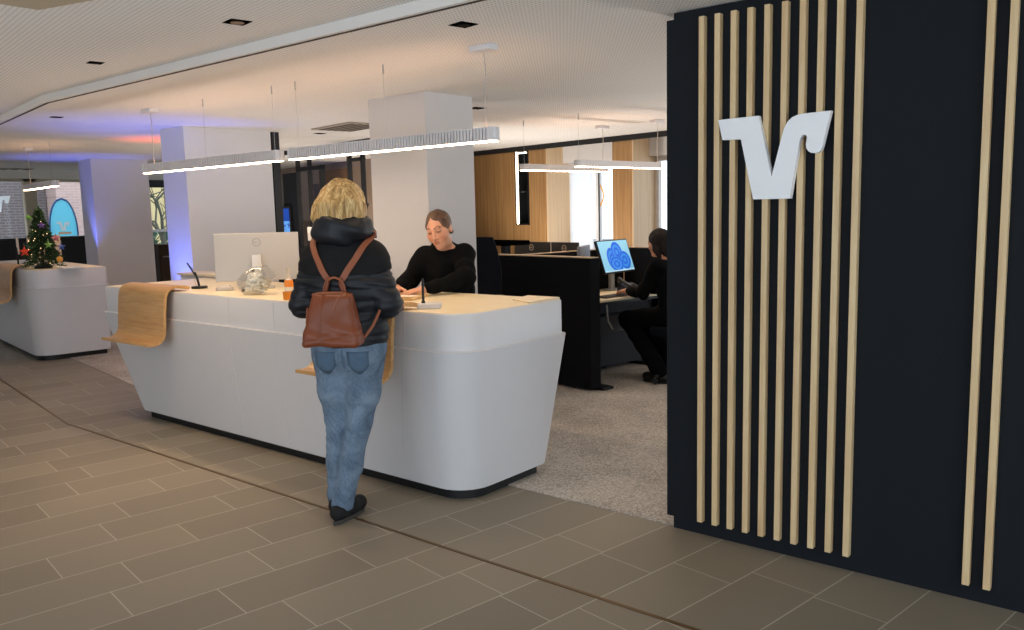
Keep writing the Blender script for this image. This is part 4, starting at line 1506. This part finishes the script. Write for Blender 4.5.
MB(LM(kb)).prism(rrect(-.20, .20, -.065, .065, (.01,) * 4, 3), 0, .012).build('keyboard_base', plain('keyboard_grey', '#5b5450', .5), kb, bevel=.003)
m = MB(LM(kb))
for r_ in range(5):
    for k in range(15):
        m.box(-.19 + k * .0255, -.169 + k * .0255, -.058 + r_ * .0235, -.038 + r_ * .0235, .012, .016)
m.build('keys', plain('keys_dark', '#3a3634', .5), kb, smooth=False)
ph = thing('desk_phone', 'black desk phone standing below the blue lit monitor', 'phone', FO @ Vector((-.42, 1.02, .7425)), math.radians(70))
MB(LM(ph)).sheet([(-.10, 0), (-.10, .03), (.10, .09), (.10, 0)], -.09, .09, .004).build('phone_base', M_black, ph, bevel=.004)
MB(LM(ph)).tube([(-.06, -.10, .07), (-.06, -.03, .085), (-.06, .06, .115), (-.06, .11, .125)], [.028, .016, .016, .028], 10).build('handset', plain('handset_black', '#1b1c1f', .35), ph)
MB(LM(ph)).box(-.01, .07, -.06, .07, .055, .06).build('keypad', M_grey, ph)

# raised black desk and tall chair behind the teller
rd = thing('raised_desk', 'flat black raised desk top showing beside the teller above the partition', 'desk', FO @ Vector((-1.9, .33, 0)), -G)
MB(FO).box(-2.4, -1.27, .17, .50, 1.215, 1.258).build('desk_top', plain('matt_black', '#060606', 1., spec=.0), rd, bevel=.004)
for x in (-2.25, -1.45):
    MB(FO).box(x - .03, x + .03, .30, .38, .03, 1.215).build('leg', M_black, rd, bevel=.004)
    MB(FO).box(x - .04, x + .04, .16, .52, .006, .035).build('foot', M_black, rd, bevel=.004)


def office_chair(lab, loc, rz, seat_h, back_h, lean=.1, arms=True):
    r = thing('office_chair', lab, 'chair', loc, rz)
    M = LM(r)
    sm = plain('chair_fabric', '#161a22', .9, bump=.15, scale=20, spec=.15)
    MB(M).rings([[(x * f, y * f, z) for x, y in rrect(-.235, .235, -.23, .24, (.09,) * 4, 6)] for f, z in ((.92, seat_h - .08), (1, seat_h - .05), (1, seat_h - .015), (.93, seat_h))]).build('seat', sm, r)
    rows = []
    for k in range(9):
        f = k / 8
        z = seat_h + .08 + (back_h) * f
        y = -.20 - lean * f - .03 * math.sin(PI * f)
        w_ = .225 * (1 - .28 * f ** 3) * (.9 + .1 * math.sin(PI * f))
        ring_ = [(w_ * math.cos(2 * PI * q / 24), y - .10 * (1 - abs(math.cos(2 * PI * q / 24)) ** 2) * .0 + .032 * math.sin(2 * PI * q / 24) + .05 * abs(math.cos(2 * PI * q / 24)) ** 2, z) for q in range(24)]
        rows.append(ring_)
    MB(M).rings(rows).build('backrest', sm, r)
    MB(M).tube([(0, -.10, seat_h - .06), (0, -.27, seat_h - .04), (0, -.28, seat_h + .25)], .022, 8).build('back_bracket', M_grey, r)
    MB(M).lathe([(.05, seat_h - .09), (.032, seat_h - .14), (.026, .14), (.045, .12), (.045, .08)], n=14).build('gas_lift', M_grey, r)
    for k in range(5):
        a = 2 * PI * k / 5 + .3
        lg = MB(M).tube([(.03 * math.cos(a), .03 * math.sin(a), .11), (.30 * math.cos(a), .30 * math.sin(a), .075)], [.024, .014], 8).build('leg', M_black, r)
        MB(M).tube([(.30 * math.cos(a) - .012 * math.sin(a), .30 * math.sin(a) + .012 * math.cos(a), .034), (.30 * math.cos(a) + .012 * math.sin(a), .30 * math.sin(a) - .012 * math.cos(a), .034)], .028, 12).build('caster', M_black, lg)
    for s_ in (-1, 1) if arms else ():
        MB(M).tube([(s_ * .22, .0, seat_h - .05), (s_ * .28, 0, seat_h - .02), (s_ * .28, 0, seat_h + .19)], .014, 8).build('armrest_post', M_black, r)
        MB(M).prism(rrect(s_ * .28 - .04, s_ * .28 + .04, -.12, .13, (.03,) * 4, 5), seat_h + .19, seat_h + .215).build('armrest', M_black, r, bevel=.004)
    return r


office_chair('tall black office chair standing behind the teller beside the column', (-4.84, 5.30, .006), math.radians(180), .62, .62, .02)
office_chair('black office chair under the seated woman at the desk', (-3.46, 6.59, .006), math.radians(80), .50, .52, .1, False)

# ------------------------------------------------------------------ people
M_skin = vcol_material('skin', .5, .08)
M_jacket = plain('navy_padded_nylon', '#14181f', .5, var=.15, scale=12, spec=.45)
M_yoke = plain('dark_softshell', '#1a1a1c', .8, var=.12, scale=14, spec=.25)
M_denim = denim_material()
M_leather = plain('tan_leather', '#7c3f22', .42, var=.22, scale=9, spec=.5, bump=.15, bscale=60)
M_strap = plain('tan_strap', '#94563a', .5, var=.12, scale=20)
M_shoe = plain('black_suede', '#121214', .8, var=.2, scale=20)
M_sole = plain('grey_sole', '#403d3a', .8, var=.1)
M_knit = plain('black_knit', '#0f0f10', .95, var=.25, scale=25, spec=.12, bump=.25)
M_trouser = plain('black_cloth', '#0d0d0f', .95, var=.2, scale=15, spec=.1)
SKIN, LIP, BROW, LASH = lin('#dca181'), lin('#b0584c'), lin('#7d5640'), lin('#3a2620')


def unit(v):
    v = np.array(v, float)
    return v / np.linalg.norm(v)


def tone_fn(c, R, s):
    return lambda P: face_tone(P, c, R, s, SKIN, LIP, BROW, LASH)


def shoe(F, a, toe, h=.0, s=1.):
    """foot from the heel point a in direction toe (unit xy)"""
    a = np.array(a, float)
    t = np.array((toe[0], toe[1], 0.))
    F.cap(a + (0, 0, .038), a + t * .10 * s + (0, 0, .042), .041 * s, .045 * s, .02)
    F.cap(a + t * .10 * s + (0, 0, .038), a + t * .185 * s + (0, 0, .032), .046 * s, .040 * s, .02)
    F.cap(a + t * .03 + (0, 0, .05), a + t * .045 + (0, 0, .10), .036 * s, .034 * s, .02)


def sole(mat, root, a, toe, s=1.):
    t = Vector((toe[0], toe[1], 0))
    n = Vector((-toe[1], toe[0], 0))
    a = Vector(a)
    o = []
    for k in range(28):
        q = 2 * PI * k / 28
        u = math.cos(q)
        w_ = .040 + .008 * u - (.012 if abs(u) > .9 else 0)
        o.append(a + t * ((.090 + .132 * u) * s) + n * (w_ * .90 * math.sin(q) * s))
    MB(LM(root)).rings([[tuple(p + Vector((0, 0, z))) for p in o] for z in (.001, .020)]).build('sole', mat, root, bevel=.003)


# ---- the customer, seen from behind
P1 = Vector((-3.262, 2.675, 0))
A1 = math.radians(31)
cu = frame(P1, A1)
hc, hR = np.array((-.005, .03, 1.595)), basis(math.radians(-46), math.radians(-6), 0)
elb = [np.array((s * .216, -.03, 1.115)) for s in (-1, 1)]
wri = [np.array((-.17, .27, 1.075)), np.array((.17, .25, 1.075))]
hip = [np.array((s * .088, 0, .89)) for s in (-1, 1)]
kne = [np.array((-.090, .035, .50)), np.array((.032, .005, .49))]
ank = [np.array((-.122, .06, .10)), np.array((-.060, -.040, .10))]
toe = [unit((-.12, 1.)), unit((.30, 1.))]


def body_field(h, lo, hi, sh, elb, wri, hip, kne, ank, toe, hc, hR, hs, spine, hands, foot=True):
    F = Field(lo, hi, h)
    F.chain(spine, [.10, .095, .090, .058][:len(spine)], .05)
    for i in (0, 1):
        F.cap(spine[-1], sh[i], .045, .040, .03)
        F.chain([sh[i], elb[i], wri[i]], [.048, .038, .027], .02)
        F.cap(spine[0], hip[i], .09, .075, .04)
        F.chain([hip[i], kne[i], ank[i]], [.075, .050, .036], .02)
        if foot:
            t = np.array((toe[i][0], toe[i][1], 0.))
            F.cap(ank[i] - t * .02 - (0, 0, .05), ank[i] + t * .12 - (0, 0, .065), .030, .022, .02)
    F.chain([spine[-1], hc + hR @ np.array((0, -.02, -.085)) * hs], [.062, .052], .03)
    head(F, hc, hR, hs)
    for (w_, d_, u_, sd, cl) in hands:
        hand(F, w_, d_, u_, sd, cl)
    return F


F = body_field(.005, (-.36, -.26, 0), (.36, .56, 1.76), [np.array((s * .135, 0, 1.35)) for s in (-1, 1)], elb, wri, hip, kne, ank, toe, hc, hR, 1.,
               [np.array(p) for p in ((0, 0, .93), (0, -.005, 1.08), (0, -.01, 1.26), (0, -.005, 1.40))],
               [(wri[0] + unit((.10, .9, -.1)) * .03, (.25, .95, -.12), (.1, .1, 1), 1, .35), (wri[1] + unit((-.1, .9, -.1)) * .03, (-.25, .95, -.12), (-.1, .1, 1), -1, .35)])
P, Q = F.mesh()
pe, _, _ = skin_mesh(F, 'person', M_skin, None, tone_fn(hc, hR, 1.))
pe.matrix_world = cu
pe.location, pe.rotation_euler = P1, (0, 0, A1)
WM[pe.name] = cu
tag(pe, 'blonde customer in a dark padded jacket and blue jeans standing with back to us', 'person')
# jacket
F = Field((-.40, -.30, .86), (.40, .44, 1.60), .0055)
F.ell((0, .0, .98), (.205, .150, .20), None, .05)
F.ell((0, -.005, 1.20), (.205, .150, .24), None, .05)
F.cap((-.124, -.005, 1.345), (.124, -.005, 1.345), .078, .078, .05)
F.cap((0, -.005, 1.38), (0, .0, 1.45), .095, .085, .05)
for i, s_ in enumerate((-1, 1)):
    F.chain([np.array((s_ * .146, -.005, 1.330)), elb[i], wri[i]], [.078, .066, .046], .025)
X, Y, Z = F.grid()
low = np.clip((1.245 - Z) / .01, 0, 1)
F.v += (-.0075 * np.abs(np.sin(PI * (Z - .905 + .006 * np.sin(9 * X)) / .058)) ** .6 + .004) * low
F.v += .0022 * np.sin(38 * X + 9 * np.sin(21 * Z)) * np.sin(33 * Z + 5 * Y) + .0025 * np.sin(17 * Z + 23 * X)
F.v += .006 * np.exp(-((Z - 1.247) / .006) ** 2) + .007 * np.clip((Z - 1.258) / .01, 0, 1)
F.v = np.maximum(F.v, .905 + .004 * np.sin(12 * X) - Z)
F.v = np.maximum(F.v, Z - 1.47)
wd_ = [np.array(w_) for w_ in wri]
jk, jP, jQ = skin_mesh(F, 'padded_jacket', M_jacket, pe)
jb = bvh_of(jP, jQ)
# softshell yoke over the shoulders
F2 = Field((-.40, -.30, 1.20), (.40, .30, 1.50), .0055)
F2.v[...] = .5
F2.cap((-.124, -.005, 1.345), (.124, -.005, 1.345), .083, .083, .05)
F2.ell((0, -.005, 1.20), (.2095, .1545, .24), None, .05)
F2.cap((0, -.005, 1.38), (0, .0, 1.44), .102, .090, .05)
for i, s_ in enumerate((-1, 1)):
    F2.cap((s_ * .146, -.005, 1.330), (s_ * .186, -.016, 1.22),   .081, .072, .025)
X, Y, Z = F2.grid()
F2.v += .006 * np.clip((1.285 + .35 * np.clip(np.abs(X) - .15, 0, 1) - Z) / .035, 0, 1)
F2.v += .0022 * np.sin(34 * X + 9 * np.sin(17 * Z)) * np.sin(27 * Z + 5 * Y)
F2.v = np.maximum(F2.v, 1.25 + .35 * np.abs(np.clip(np.abs(X) - .15, 0, 1)) - Z)
F2.v = np.maximum(F2.v, Z - 1.455)
yk, yP, yQ = skin_mesh(F2, 'yoke', M_yoke, jk)
yb = bvh_of(yP, yQ)
# thick hood lying round the neck
F = Field((-.22, -.22, 1.34), (.22, .24, 1.62), .005)
for k in range(12):
    a, b = 2 * PI * k / 12, 2 * PI * (k + 1) / 12
    zz = lambda q: 1.483 - .028 * math.sin(q) * (1 if math.sin(q) > 0 else -.2)
    F.cap((.090 * math.cos(a), -.005 + .092 * math.sin(a), zz(a)), (.090 * math.cos(b), -.005 + .092 * math.sin(b), zz(b)), .055, .055, .03)
F.ell((0, -.075, 1.478), (.122, .066, .086), None, .03)
X, Y, Z = F.grid()
F.v += .005 * np.sin(62 * Z + 3.5 * np.sin(9 * X + 4 * Y)) + .003 * np.sin(40 * X + 20 * Z)
hd_, hP, hQ = skin_mesh(F, 'hood', M_jacket, jk)
# jeans
F = Field((-.26, -.24, .03), (.26, .24, 1.02), .0055)
F.ell((0, 0, .93), (.172, .128, .14), None, .04)
for i, s_ in enumerate((-1, 1)):
    F.ell((s_ * .078, -.052, .865), (.093, .080, .10), None, .04)
    F.chain([hip[i], .55 * kne[i] + .45 * hip[i], kne[i] + (0, 0, .02), .55 * ank[i] + .45 * kne[i], ank[i]], [.104, .089, .064, .058, .052], .03)
    F.cap(ank[i], ank[i] - (0, 0, .06), .052, .053, .02)
X, Y, Z = F.grid()
kz = np.exp(-((Z - .47) / .12) ** 2) + .7 * np.exp(-((Z - .15) / .08) ** 2) + .5 * np.exp(-((Z - .78) / .07) ** 2)
F.v += .0045 * kz * .7 * np.sin(66 * Z + 22 * np.sin(11 * X + 3 * Z) + 12 * Y) + .0015 * np.sin(40 * X + 30 * Z)
F.v = np.maximum(F.v, .062 - Z)
F.v = np.maximum(F.v, Z - 1.0)
jn, nP, nQ = skin_mesh(F, 'jeans', M_denim, pe)
nb_ = bvh_of(nP, nQ)
pk = plain('denim_pocket', '#546a80', .9, var=.18, scale=30)
for s_ in (-1, 1):
    m = MB(cu)
    rows = []
    for j in range(7):
        z = .888 - .105 * j / 6
        row = []
        for k in range(7):
            u = (k / 6 - .5) * (.104 if j < 5 else .104 - .03 * (j - 4))
            row.append(snap(nb_, (s_ * .083 + u, -.6, z - (.012 * (1 - abs(2 * k / 6 - 1)) if j == 6 else 0)), (0, 1, 0), .0025))
        rows.append(row)
    m.rings(rows, cap=False, closed=False)
    pp = m.build('back_pocket', pk, jn)
    pp.modifiers.new('thickness', 'SOLIDIFY').thickness = .002
# belt loops row and seam
m = MB(cu)
pts = [snap(nb_, (.004, -.6, z), (0, 1, 0), .0015) for z in np.linspace(.895, .80, 10)]
m.tube(pts, .0022, 6)
m.build('seam', pk, jn)
# shoes
for i in (0, 1):
    F = Field(tuple(ank[i] + (-.2, -.2, -.11)), tuple(ank[i] + (.22, .26, .12)), .0045)
    a = ank[i] - np.array((toe[i][0], toe[i][1], 0)) * .045
    a[2] = .018
    shoe(F, a, toe[i])
    F.v = np.maximum(F.v, .018 - F.grid()[2])
    so, _, _ = skin_mesh(F, 'shoe', M_shoe, pe)
    sole(M_sole, so, (a[0], a[1], 0), toe[i])
# hair: a loose blonde bob
F = Field((-.20, -.20, 1.46), (.20, .22, 1.76), .0045)
hx = hc + (0, -.01, 0)
F.ell(hx + (0, -.015, .02), (.107, .117, .108), None, .03)
for k in range(11):
    a = math.radians(152 + 18.8 * k)
    p = hx + np.array((.093 * math.cos(a), -.012 + .096 * math.sin(a), -.005))
    q = hx + np.array(((.112 + .012 * math.sin(k * 2.3)) * math.cos(a), -.012 + .112 * math.sin(a), -.062 - .018 * math.sin(k * 1.9)))
    F.cap(p, q, .042, .030, .03)
for a, L in ((182, -.075), (200, -.070), (-24, -.10)):
    a = math.radians(a)
    F.cap(hx + (.10 * math.cos(a), .095 * math.sin(a), -.02), hx + (.118 * math.cos(a), .11 * math.sin(a), L), .032, .016, .02)
F.cap(hx + (-.11, .02, -.03), hx + (-.142, -.01, -.052), .022, .010, .02)
for a, z0, r_ in ((178, -.055, .022), (192, -.066, .018), (206, -.05, .02), (225, -.07, .018), (250, -.078, .016), (285, -.074, .018), (310, -.08, .016), (335, -.085, .02)):
    a = math.radians(a)
    F.cap(hx + (.105 * math.cos(a), .10 * math.sin(a), z0 + .03), hx + (.142 * math.cos(a), .132 * math.sin(a), z0 - .004), r_, .007, .022)
F.ell(hc + hR @ np.array((0, .12, -.03)), (.062, .075, .085), hR, .02, cut=True)
X, Y, Z = F.grid()
an = np.arctan2(Y - hx[1], X - hx[0])
F.v += .004 * np.sin(5 * an + 12 * Z + 1.) + .004 * np.sin(9 * an + 26 * (Z - 1.6)) + .002 * np.sin(23 * an - 35 * Z) + .003 * np.sin(52 * Z + 5 * an)
skin_mesh(F, 'hair', hair_material('blonde_hair', '#86673c', '#bb9459', '#e0c48c'), pe)
# glasses
m = MB(cu)


def hw(x, y, z):
    return tuple(hc + hR @ np.array((x, y, z)))


gs = MB(cu)
for s_ in (-1, 1):
    gs.tube([hw(s_ * .074, .095, .012), hw(s_ * .082, .05, .014), hw(s_ * .084, .0, .012)], .0035, 6)
    rr = [hw(s_ * (.036 + .03 * math.cos(2 * PI * k / 16)), .104 - .006 * abs(math.cos(2 * PI * k / 16)), .004 + .022 * math.sin(2 * PI * k / 16)) for k in range(17)]
    gs.tube(rr, .003, 6)
gs.tube([hw(-.008, .108, .010), hw(.008, .108, .010)], .003, 6)
gs.tube([hw(.072, .096, .012), hw(.088, .078, .010)], [.008, .011], 8)
gs.build('glasses', M_black, pe)
# toggles on the hood
m = MB(cu)
m.tube([(.128, .05, 1.49), (.14, .06, 1.46), (.142, .062, 1.43)], [.005, .009, .006], 8)
m.build('hood_toggle', M_black, jk)

# ---- her backpack
bp_ = thing('backpack', 'tan leather backpack worn by the blonde customer', 'backpack', cu @ Vector((.0, -.18, .93)), A1)


def bk(z):
    return jb.ray_cast(Vector((.0, -.6, z)), Vector((0, 1, 0)))[0].y


F = Field((-.20, -.36, .90), (.20, -.10, 1.24), .0045)
X, Y, Z = F.grid()
f = np.clip((Z - .93) / .255, 0, 1)
cx_ = -.002
hw_ = .150 - .052 * f
dp = .062 - .026 * f
yc = -.158 - dp
qx, qy, qz = np.abs(X - cx_) - hw_ + .03, np.abs(Y - yc) - dp + .03, np.abs(Z - 1.0575) - .1275 + .03
F.v = (np.sqrt(np.maximum(qx, 0) ** 2 + np.maximum(qy, 0) ** 2 + np.maximum(qz, 0) ** 2) + np.minimum(np.maximum(qx, np.maximum(qy, qz)), 0) - .03).astype(np.float32)
F.v += (.0028 * np.sin(26 * X + 14 * Z + 4 * np.sin(19 * Z)) + .002 * np.sin(55 * X - 22 * Z)) * np.clip((-.18 - Y) / .03, 0, 1)
F.v += .004 * np.exp(-((np.abs(X - cx_ + .055 - .02 * f)) / .006) ** 2) * (Z > .98) * np.clip((-.18 - Y) / .03, 0, 1)
F.v += .003 * np.exp(-((Z - .975 - .02 * np.sin(8 * X)) / .006) ** 2) * np.clip((-.18 - Y) / .03, 0, 1)
lp = Matrix.Translation(-Vector((.0, -.18, .93)))
Pb, Qb = F.mesh()
mb = MB(cu)
mb.add([tuple(p) for p in Pb], [tuple(q) for q in Qb.tolist()])
mb.build('bag_body', M_leather, bp_, sharp=180)
bb_ = bvh_of(Pb, Qb)
# flap fold along the top and the zip pull
m = MB(cu)
m.tube([(-.098, -.205, 1.175), (-.05, -.212, 1.183), (0, -.214, 1.184), (.05, -.212, 1.183), (.10, -.205, 1.172)], [.006, .007, .007, .007, .006], 8)
m.build('top_fold', M_strap, bp_)
m = MB(cu)
m.tube([(.055, -.218, 1.185), (.035, -.236, 1.150), (.018, -.242, 1.105)], [.004, .006, .005], 8)
m.build('zip_pull', M_strap, bp_)
hp = [(-.055, -.165, 1.17)]
for k in range(13):
    a = PI - PI * k / 12
    hp.append((.052 * math.cos(a), -.170, 1.195 + .058 * math.sin(a)))
hp.append((.055, -.165, 1.17))
MB(cu).tube(hp, .0055, 8).build('handle', M_strap, bp_)
for s_ in (-1, 1):
    pts, nor = [], []
    for k in range(15):
        t = k / 14
        x = s_ * (.028 + .112 * t ** .9)
        z = 1.235 + .185 * t
        h = jb.ray_cast(Vector((x, -.6, z)), Vector((0, 1, 0)))
        h2 = yb.ray_cast(Vector((x, -.6, z)), Vector((0, 1, 0)))
        if h2[0] is not None and (h[0] is None or h2[0].y < h[0].y):
            h = h2
        y = h[0].y if h[0] is not None else -.06
        pts.append((x, y - .007, z))
        nor.append(h[1] if h[0] is not None else Vector((0, -1, 0)))
    for i in range(1, len(pts)):                      # keep the strap from jumping inwards at the shoulder
        y = min(pts[i][1], pts[i - 1][1] + .03)
        pts[i] = (pts[i][0], y, pts[i][2])
    for k in range(1, 5):                             # over the shoulder
        a = math.radians(25 * k)
        x, y, z = pts[14]
        pts.append((x + s_ * .004 * k, y + .055 * math.sin(a), z + .030 * (1 - math.cos(a)) + .008))
        nor.append(Vector((0, -math.cos(a), math.sin(a))))
    MB(cu).rings(ribbon(pts, nor, .030, .005)).build('strap', M_strap, bp_)
    # loop at the lower end
    MB(cu).tube([(s_ * .030, pts[0][1] - .004, 1.25), (s_ * .036, -.172, 1.215), (s_ * .045, -.172, 1.18)], [.010, .011, .008], 8).build('strap_end', M_leather, bp_)
    low_ = [(s_ * .140, -.175, .965), (s_ * .175, -.14, 1.02), (s_ * .195, -.10, 1.08), (s_ * .205, -.07, 1.13)] if s_ > 0 else [(-.135, -.165, .97), (-.165, -.125, 1.03), (-.175, -.08, 1.10), (-.17, -.05, 1.14)]
    MB(cu).tube(low_, .007, 8).build('lower_strap', M_strap, bp_)

# ---- the clerk behind the counter
P2 = Vector((-4.04, 4.215, .006))
A2 = math.radians(-155)
te = frame(P2, A2)
ti = te.inverted()


def T2(x, y, z):
    return np.array(ti @ Vector((x, y, z)))


hc2, hR2, s2 = np.array((-.005, .160, 1.430)), basis(math.radians(-4), math.radians(-15), math.radians(-10)), 1.06
sh2 = [np.array((-.150, .06, 1.250)), np.array((.155, .06, 1.235))]
elb2 = [T2(-3.74, 4.07, 1.115), T2(-4.205, 4.01, 1.095)]
wri2 = [T2(-3.80, 3.79, 1.066), T2(-4.06, 3.76, 1.066)]
hip2 = [np.array((s * .085, -.10, .86)) for s in (-1, 1)]
kne2 = [np.array((s * .085, -.06, .47)) for s in (-1, 1)]
ank2 = [np.array((s * .085, -.10, .09)) for s in (-1, 1)]
toe2 = [unit((-.15, 1)), unit((.15, 1))]
F = body_field(.004, (-.42, -.32, 0), (.42, .66, 1.62), sh2, elb2, wri2, hip2, kne2, ank2, toe2, hc2, hR2, s2,
               [np.array(p) for p in ((0, -.10, .90), (0, -.04, 1.04), (0, .02, 1.18), (0.005, .075, 1.30))],
               [(wri2[0] + (T2(-3.86, 3.66, 1.052) - wri2[0]) * .2, T2(-3.88, 3.60, 1.046) - wri2[0], (0, .1, 1), 1, .4),
                (wri2[1] + (T2(-3.97, 3.66, 1.052) - wri2[1]) * .2, T2(-3.95, 3.58, 1.046) - wri2[1], (0, .1, 1), -1, .4)])
p2, _, _ = skin_mesh(F, 'person', M_skin, None, tone_fn(hc2, hR2, s2))
p2.location, p2.rotation_euler = P2, (0, 0, A2)
WM[p2.name] = te
tag(p2, 'clerk in a black sweater behind the white counter looking down at papers', 'person')
F = Field((-.42, -.32, .80), (.42, .60, 1.42), .0055)
F.ell((0, -.08, .97), (.175, .130, .16), None, .06)
F.ell((0, .0, 1.13), (.180, .130, .18), None, .06)
F.cap((-.125, .055, 1.238), (.125, .055, 1.230), .074, .074, .05)
F.cap((.03, .0, 1.0), (0, .045, 1.20), .155, .125, .05)
F.cap((0, .06, 1.27), (.004, .085, 1.335), .080, .070, .03)
for i in (0, 1):
    F.chain([sh2[i], elb2[i], wri2[i]], [.076, .062, .040], .025)
X, Y, Z = F.grid()
F.v += .004 * np.sin(26 * X + 18 * Z + 5 * np.sin(14 * Y)) + .003 * np.sin(44 * Z - 21 * X)
F.v = np.maximum(F.v, .84 - Z)
F.v = np.maximum(F.v, (Z - 1.338) + .30 * (Y - .08))
sw_, _, _ = skin_mesh(F, 'sweater', M_knit, p2)
m = MB(te)
cl = []
for k in range(25):
    a = 2 * PI * k / 24
    cl.append((.003 + .066 * math.cos(a), .088 + .064 * math.sin(a), 1.330 - .34 * (.066 * math.sin(a))))
m.tube(cl, .0095, 8)
m.build('collar', M_knit, sw_)
F = Field((-.26, -.30, .06), (.26, .20, .96), .0065)
F.ell((0, -.10, .88), (.165, .125, .11), None, .04)
for i in (0, 1):
    F.chain([hip2[i], kne2[i], ank2[i]], [.098, .075, .066], .03)
F.v = np.maximum(F.v, .05 - F.grid()[2])
skin_mesh(F, 'trousers', M_trouser, p2)
for i in (0, 1):
    F = Field(tuple(ank2[i] + (-.2, -.2, -.10)), tuple(ank2[i] + (.2, .26, .12)), .006)
    a = ank2[i] - np.array((toe2[i][0], toe2[i][1], 0)) * .045
    a[2] = .015
    shoe(F, a, toe2[i])
    F.v = np.maximum(F.v, .012 - F.grid()[2])
    so, _, _ = skin_mesh(F, 'shoe', M_shoe, p2)
    sole(M_sole, so, (a[0], a[1], 0), toe2[i])


def R_at(c, R, v):
    return np.array(c) + R @ np.array(v)


F = Field(tuple(hc2 - .17), tuple(hc2 + .17), .004)
F.ell(R_at(hc2, hR2, (0, -.018, .038)), (.085, .102, .095), hR2, .02)
F.cap(R_at(hc2, hR2, (0, -.10, .0)), R_at(hc2, hR2, (0, -.125, -.02)), .040, .034, .02)
for s_ in (-1, 1):
    F.cap(R_at(hc2, hR2, (s_ * .066, .01, .03)), R_at(hc2, hR2, (s_ * .070, -.03, -.035)), .018, .016, .02)
F.ell(R_at(hc2, hR2, (0, .105, -.012)), (.074, .070, .108), hR2, .010, cut=True)
X, Y, Z = F.grid()
L_ = (np.stack([X, Y, Z], -1) - hc2) @ hR2
F.v += .0018 * np.sin(120 * L_[..., 0] + 10 * L_[..., 1])
skin_mesh(F, 'hair', hair_material('brown_hair', '#3f2c20', '#5c4130', '#7a5a40'), p2)

# ---- the seated colleague
P3 = Vector((-3.55, 6.58, .006))
A3 = math.radians(80.8)
la = frame(P3, A3)
li_ = la.inverted()


def T3(x, y, z):
    return np.array(li_ @ Vector((x, y, z)))


hc3, hR3, s3 = np.array((.0, .175, 1.225)), basis(math.radians(4), math.radians(-8), 0), .98
sh3 = [np.array((-.165, .06, 1.03)), np.array((.165, .06, 1.03))]
elb3 = [np.array((-.22, .17, .80)), np.array((.22, .17, .80))]
wri3 = [np.array((-.13, .40, .795)), np.array((.10, .42, .795))]
hip3 = [np.array((-.09, .0, .59)), np.array((.09, .0, .59))]
kne3 = [np.array((-.13, .43, .53)), np.array((.10, .43, .53))]
ank3 = [np.array((-.17, .02, .10)), np.array((.10, .07, .10))]
toe3 = [unit((-.15, 1)), unit((.05, 1))]
F = body_field(.005, (-.36, -.22, 0), (.36, .68, 1.40), sh3, elb3, wri3, hip3, kne3, ank3, toe3, hc3, hR3, s3,
               [np.array(p) for p in ((0, -.0, .62), (0, -.0, .78), (0, .03, .94), (0, .065, 1.06))],
               [(wri3[0] + (.005, .02, 0), (.15, 1, -.10), (0, .1, 1), 1, .5), (wri3[1] + (0, .02, 0), (-.1, 1, -.10), (0, .1, 1), -1, .5)])
p3, _, _ = skin_mesh(F, 'person', M_skin, None, tone_fn(hc3, hR3, s3))
p3.location, p3.rotation_euler = P3, (0, 0, A3)
WM[p3.name] = la
tag(p3, 'dark-haired person in black clothes seated in profile at the office desk', 'person')
F = Field((-.36, -.24, .54), (.36, .46, 1.14), .0055)
F.ell((0, .0, .66), (.172, .130, .14), None, .06)
F.ell((0, .015, .86), (.178, .130, .19), None, .06)
F.cap((-.135, .055, 1.02), (.135, .055, 1.02), .070, .070, .05)
for i in (0, 1):
    F.chain([sh3[i], elb3[i], wri3[i]], [.074, .058, .042], .025)
X, Y, Z = F.grid()
F.v += .004 * np.sin(26 * X + 18 * Z + 5 * np.sin(14 * Y)) + .003 * np.sin(44 * Z - 21 * X)
F.v = np.maximum(F.v, .58 - Z)
F.v = np.maximum(F.v, (Z - 1.10) + .30 * (Y - .08))
skin_mesh(F, 'sweater', M_knit, p3)
F = Field((-.30, -.22, .06), (.26, .60, .80), .006)
F.ell((0, .0, .63), (.180, .150, .11), None, .05)
for i in (0, 1):
    F.chain([hip3[i], kne3[i], ank3[i]], [.096, .078, .074], .03)
X, Y, Z = F.grid()
F.v += .003 * np.sin(50 * Z + 12 * X + 20 * Y)
F.v = np.maximum(F.v, .065 - Z)
skin_mesh(F, 'trousers', M_trouser, p3)
for i in (0, 1):
    F = Field(tuple(ank3[i] + (-.2, -.2, -.10)), tuple(ank3[i] + (.2, .26, .12)), .006)
    a = ank3[i] - np.array((toe3[i][0], toe3[i][1], 0)) * .045
    a[2] = .018
    shoe(F, a, toe3[i])
    F.v = np.maximum(F.v, .015 - F.grid()[2])
    so, _, _ = skin_mesh(F, 'shoe', plain('black_leather', '#131416', .35), p3)
    sole(plain('black_sole', '#1c1c1d', .7), so, (a[0], a[1], 0), toe3[i])
F = Field((-.16, -.10, .92), (.16, .36, 1.40), .0045)
F.ell(R_at(hc3, hR3, (0, -.018, .038)), (.086, .103, .095), hR3, .02)
F.chain([R_at(hc3, hR3, (0, -.06, .02)), R_at(hc3, hR3, (0, -.10, -.08)), np.array((0, .0, 1.06)), np.array((-.02, -.05, .97))], [.075, .062, .05, .03], .04)
for s_ in (-1, 1):
    F.chain([R_at(hc3, hR3, (s_ * .07, .0, .04)), R_at(hc3, hR3, (s_ * .078, -.02, -.06)), R_at(hc3, hR3, (s_ * .07, -.05, -.15))], [.022, .026, .018], .02)
F.ell(R_at(hc3, hR3, (0, .098, -.022)), (.075, .066, .098), hR3, .012, cut=True)
X, Y, Z = F.grid()
F.v += .0012 * np.sin(70 * X + 50 * Y + 4 * np.sin(14 * Z))
skin_mesh(F, 'hair', hair_material('dark_hair', '#0f0a09', '#1c1310', '#332219', .85), p3)
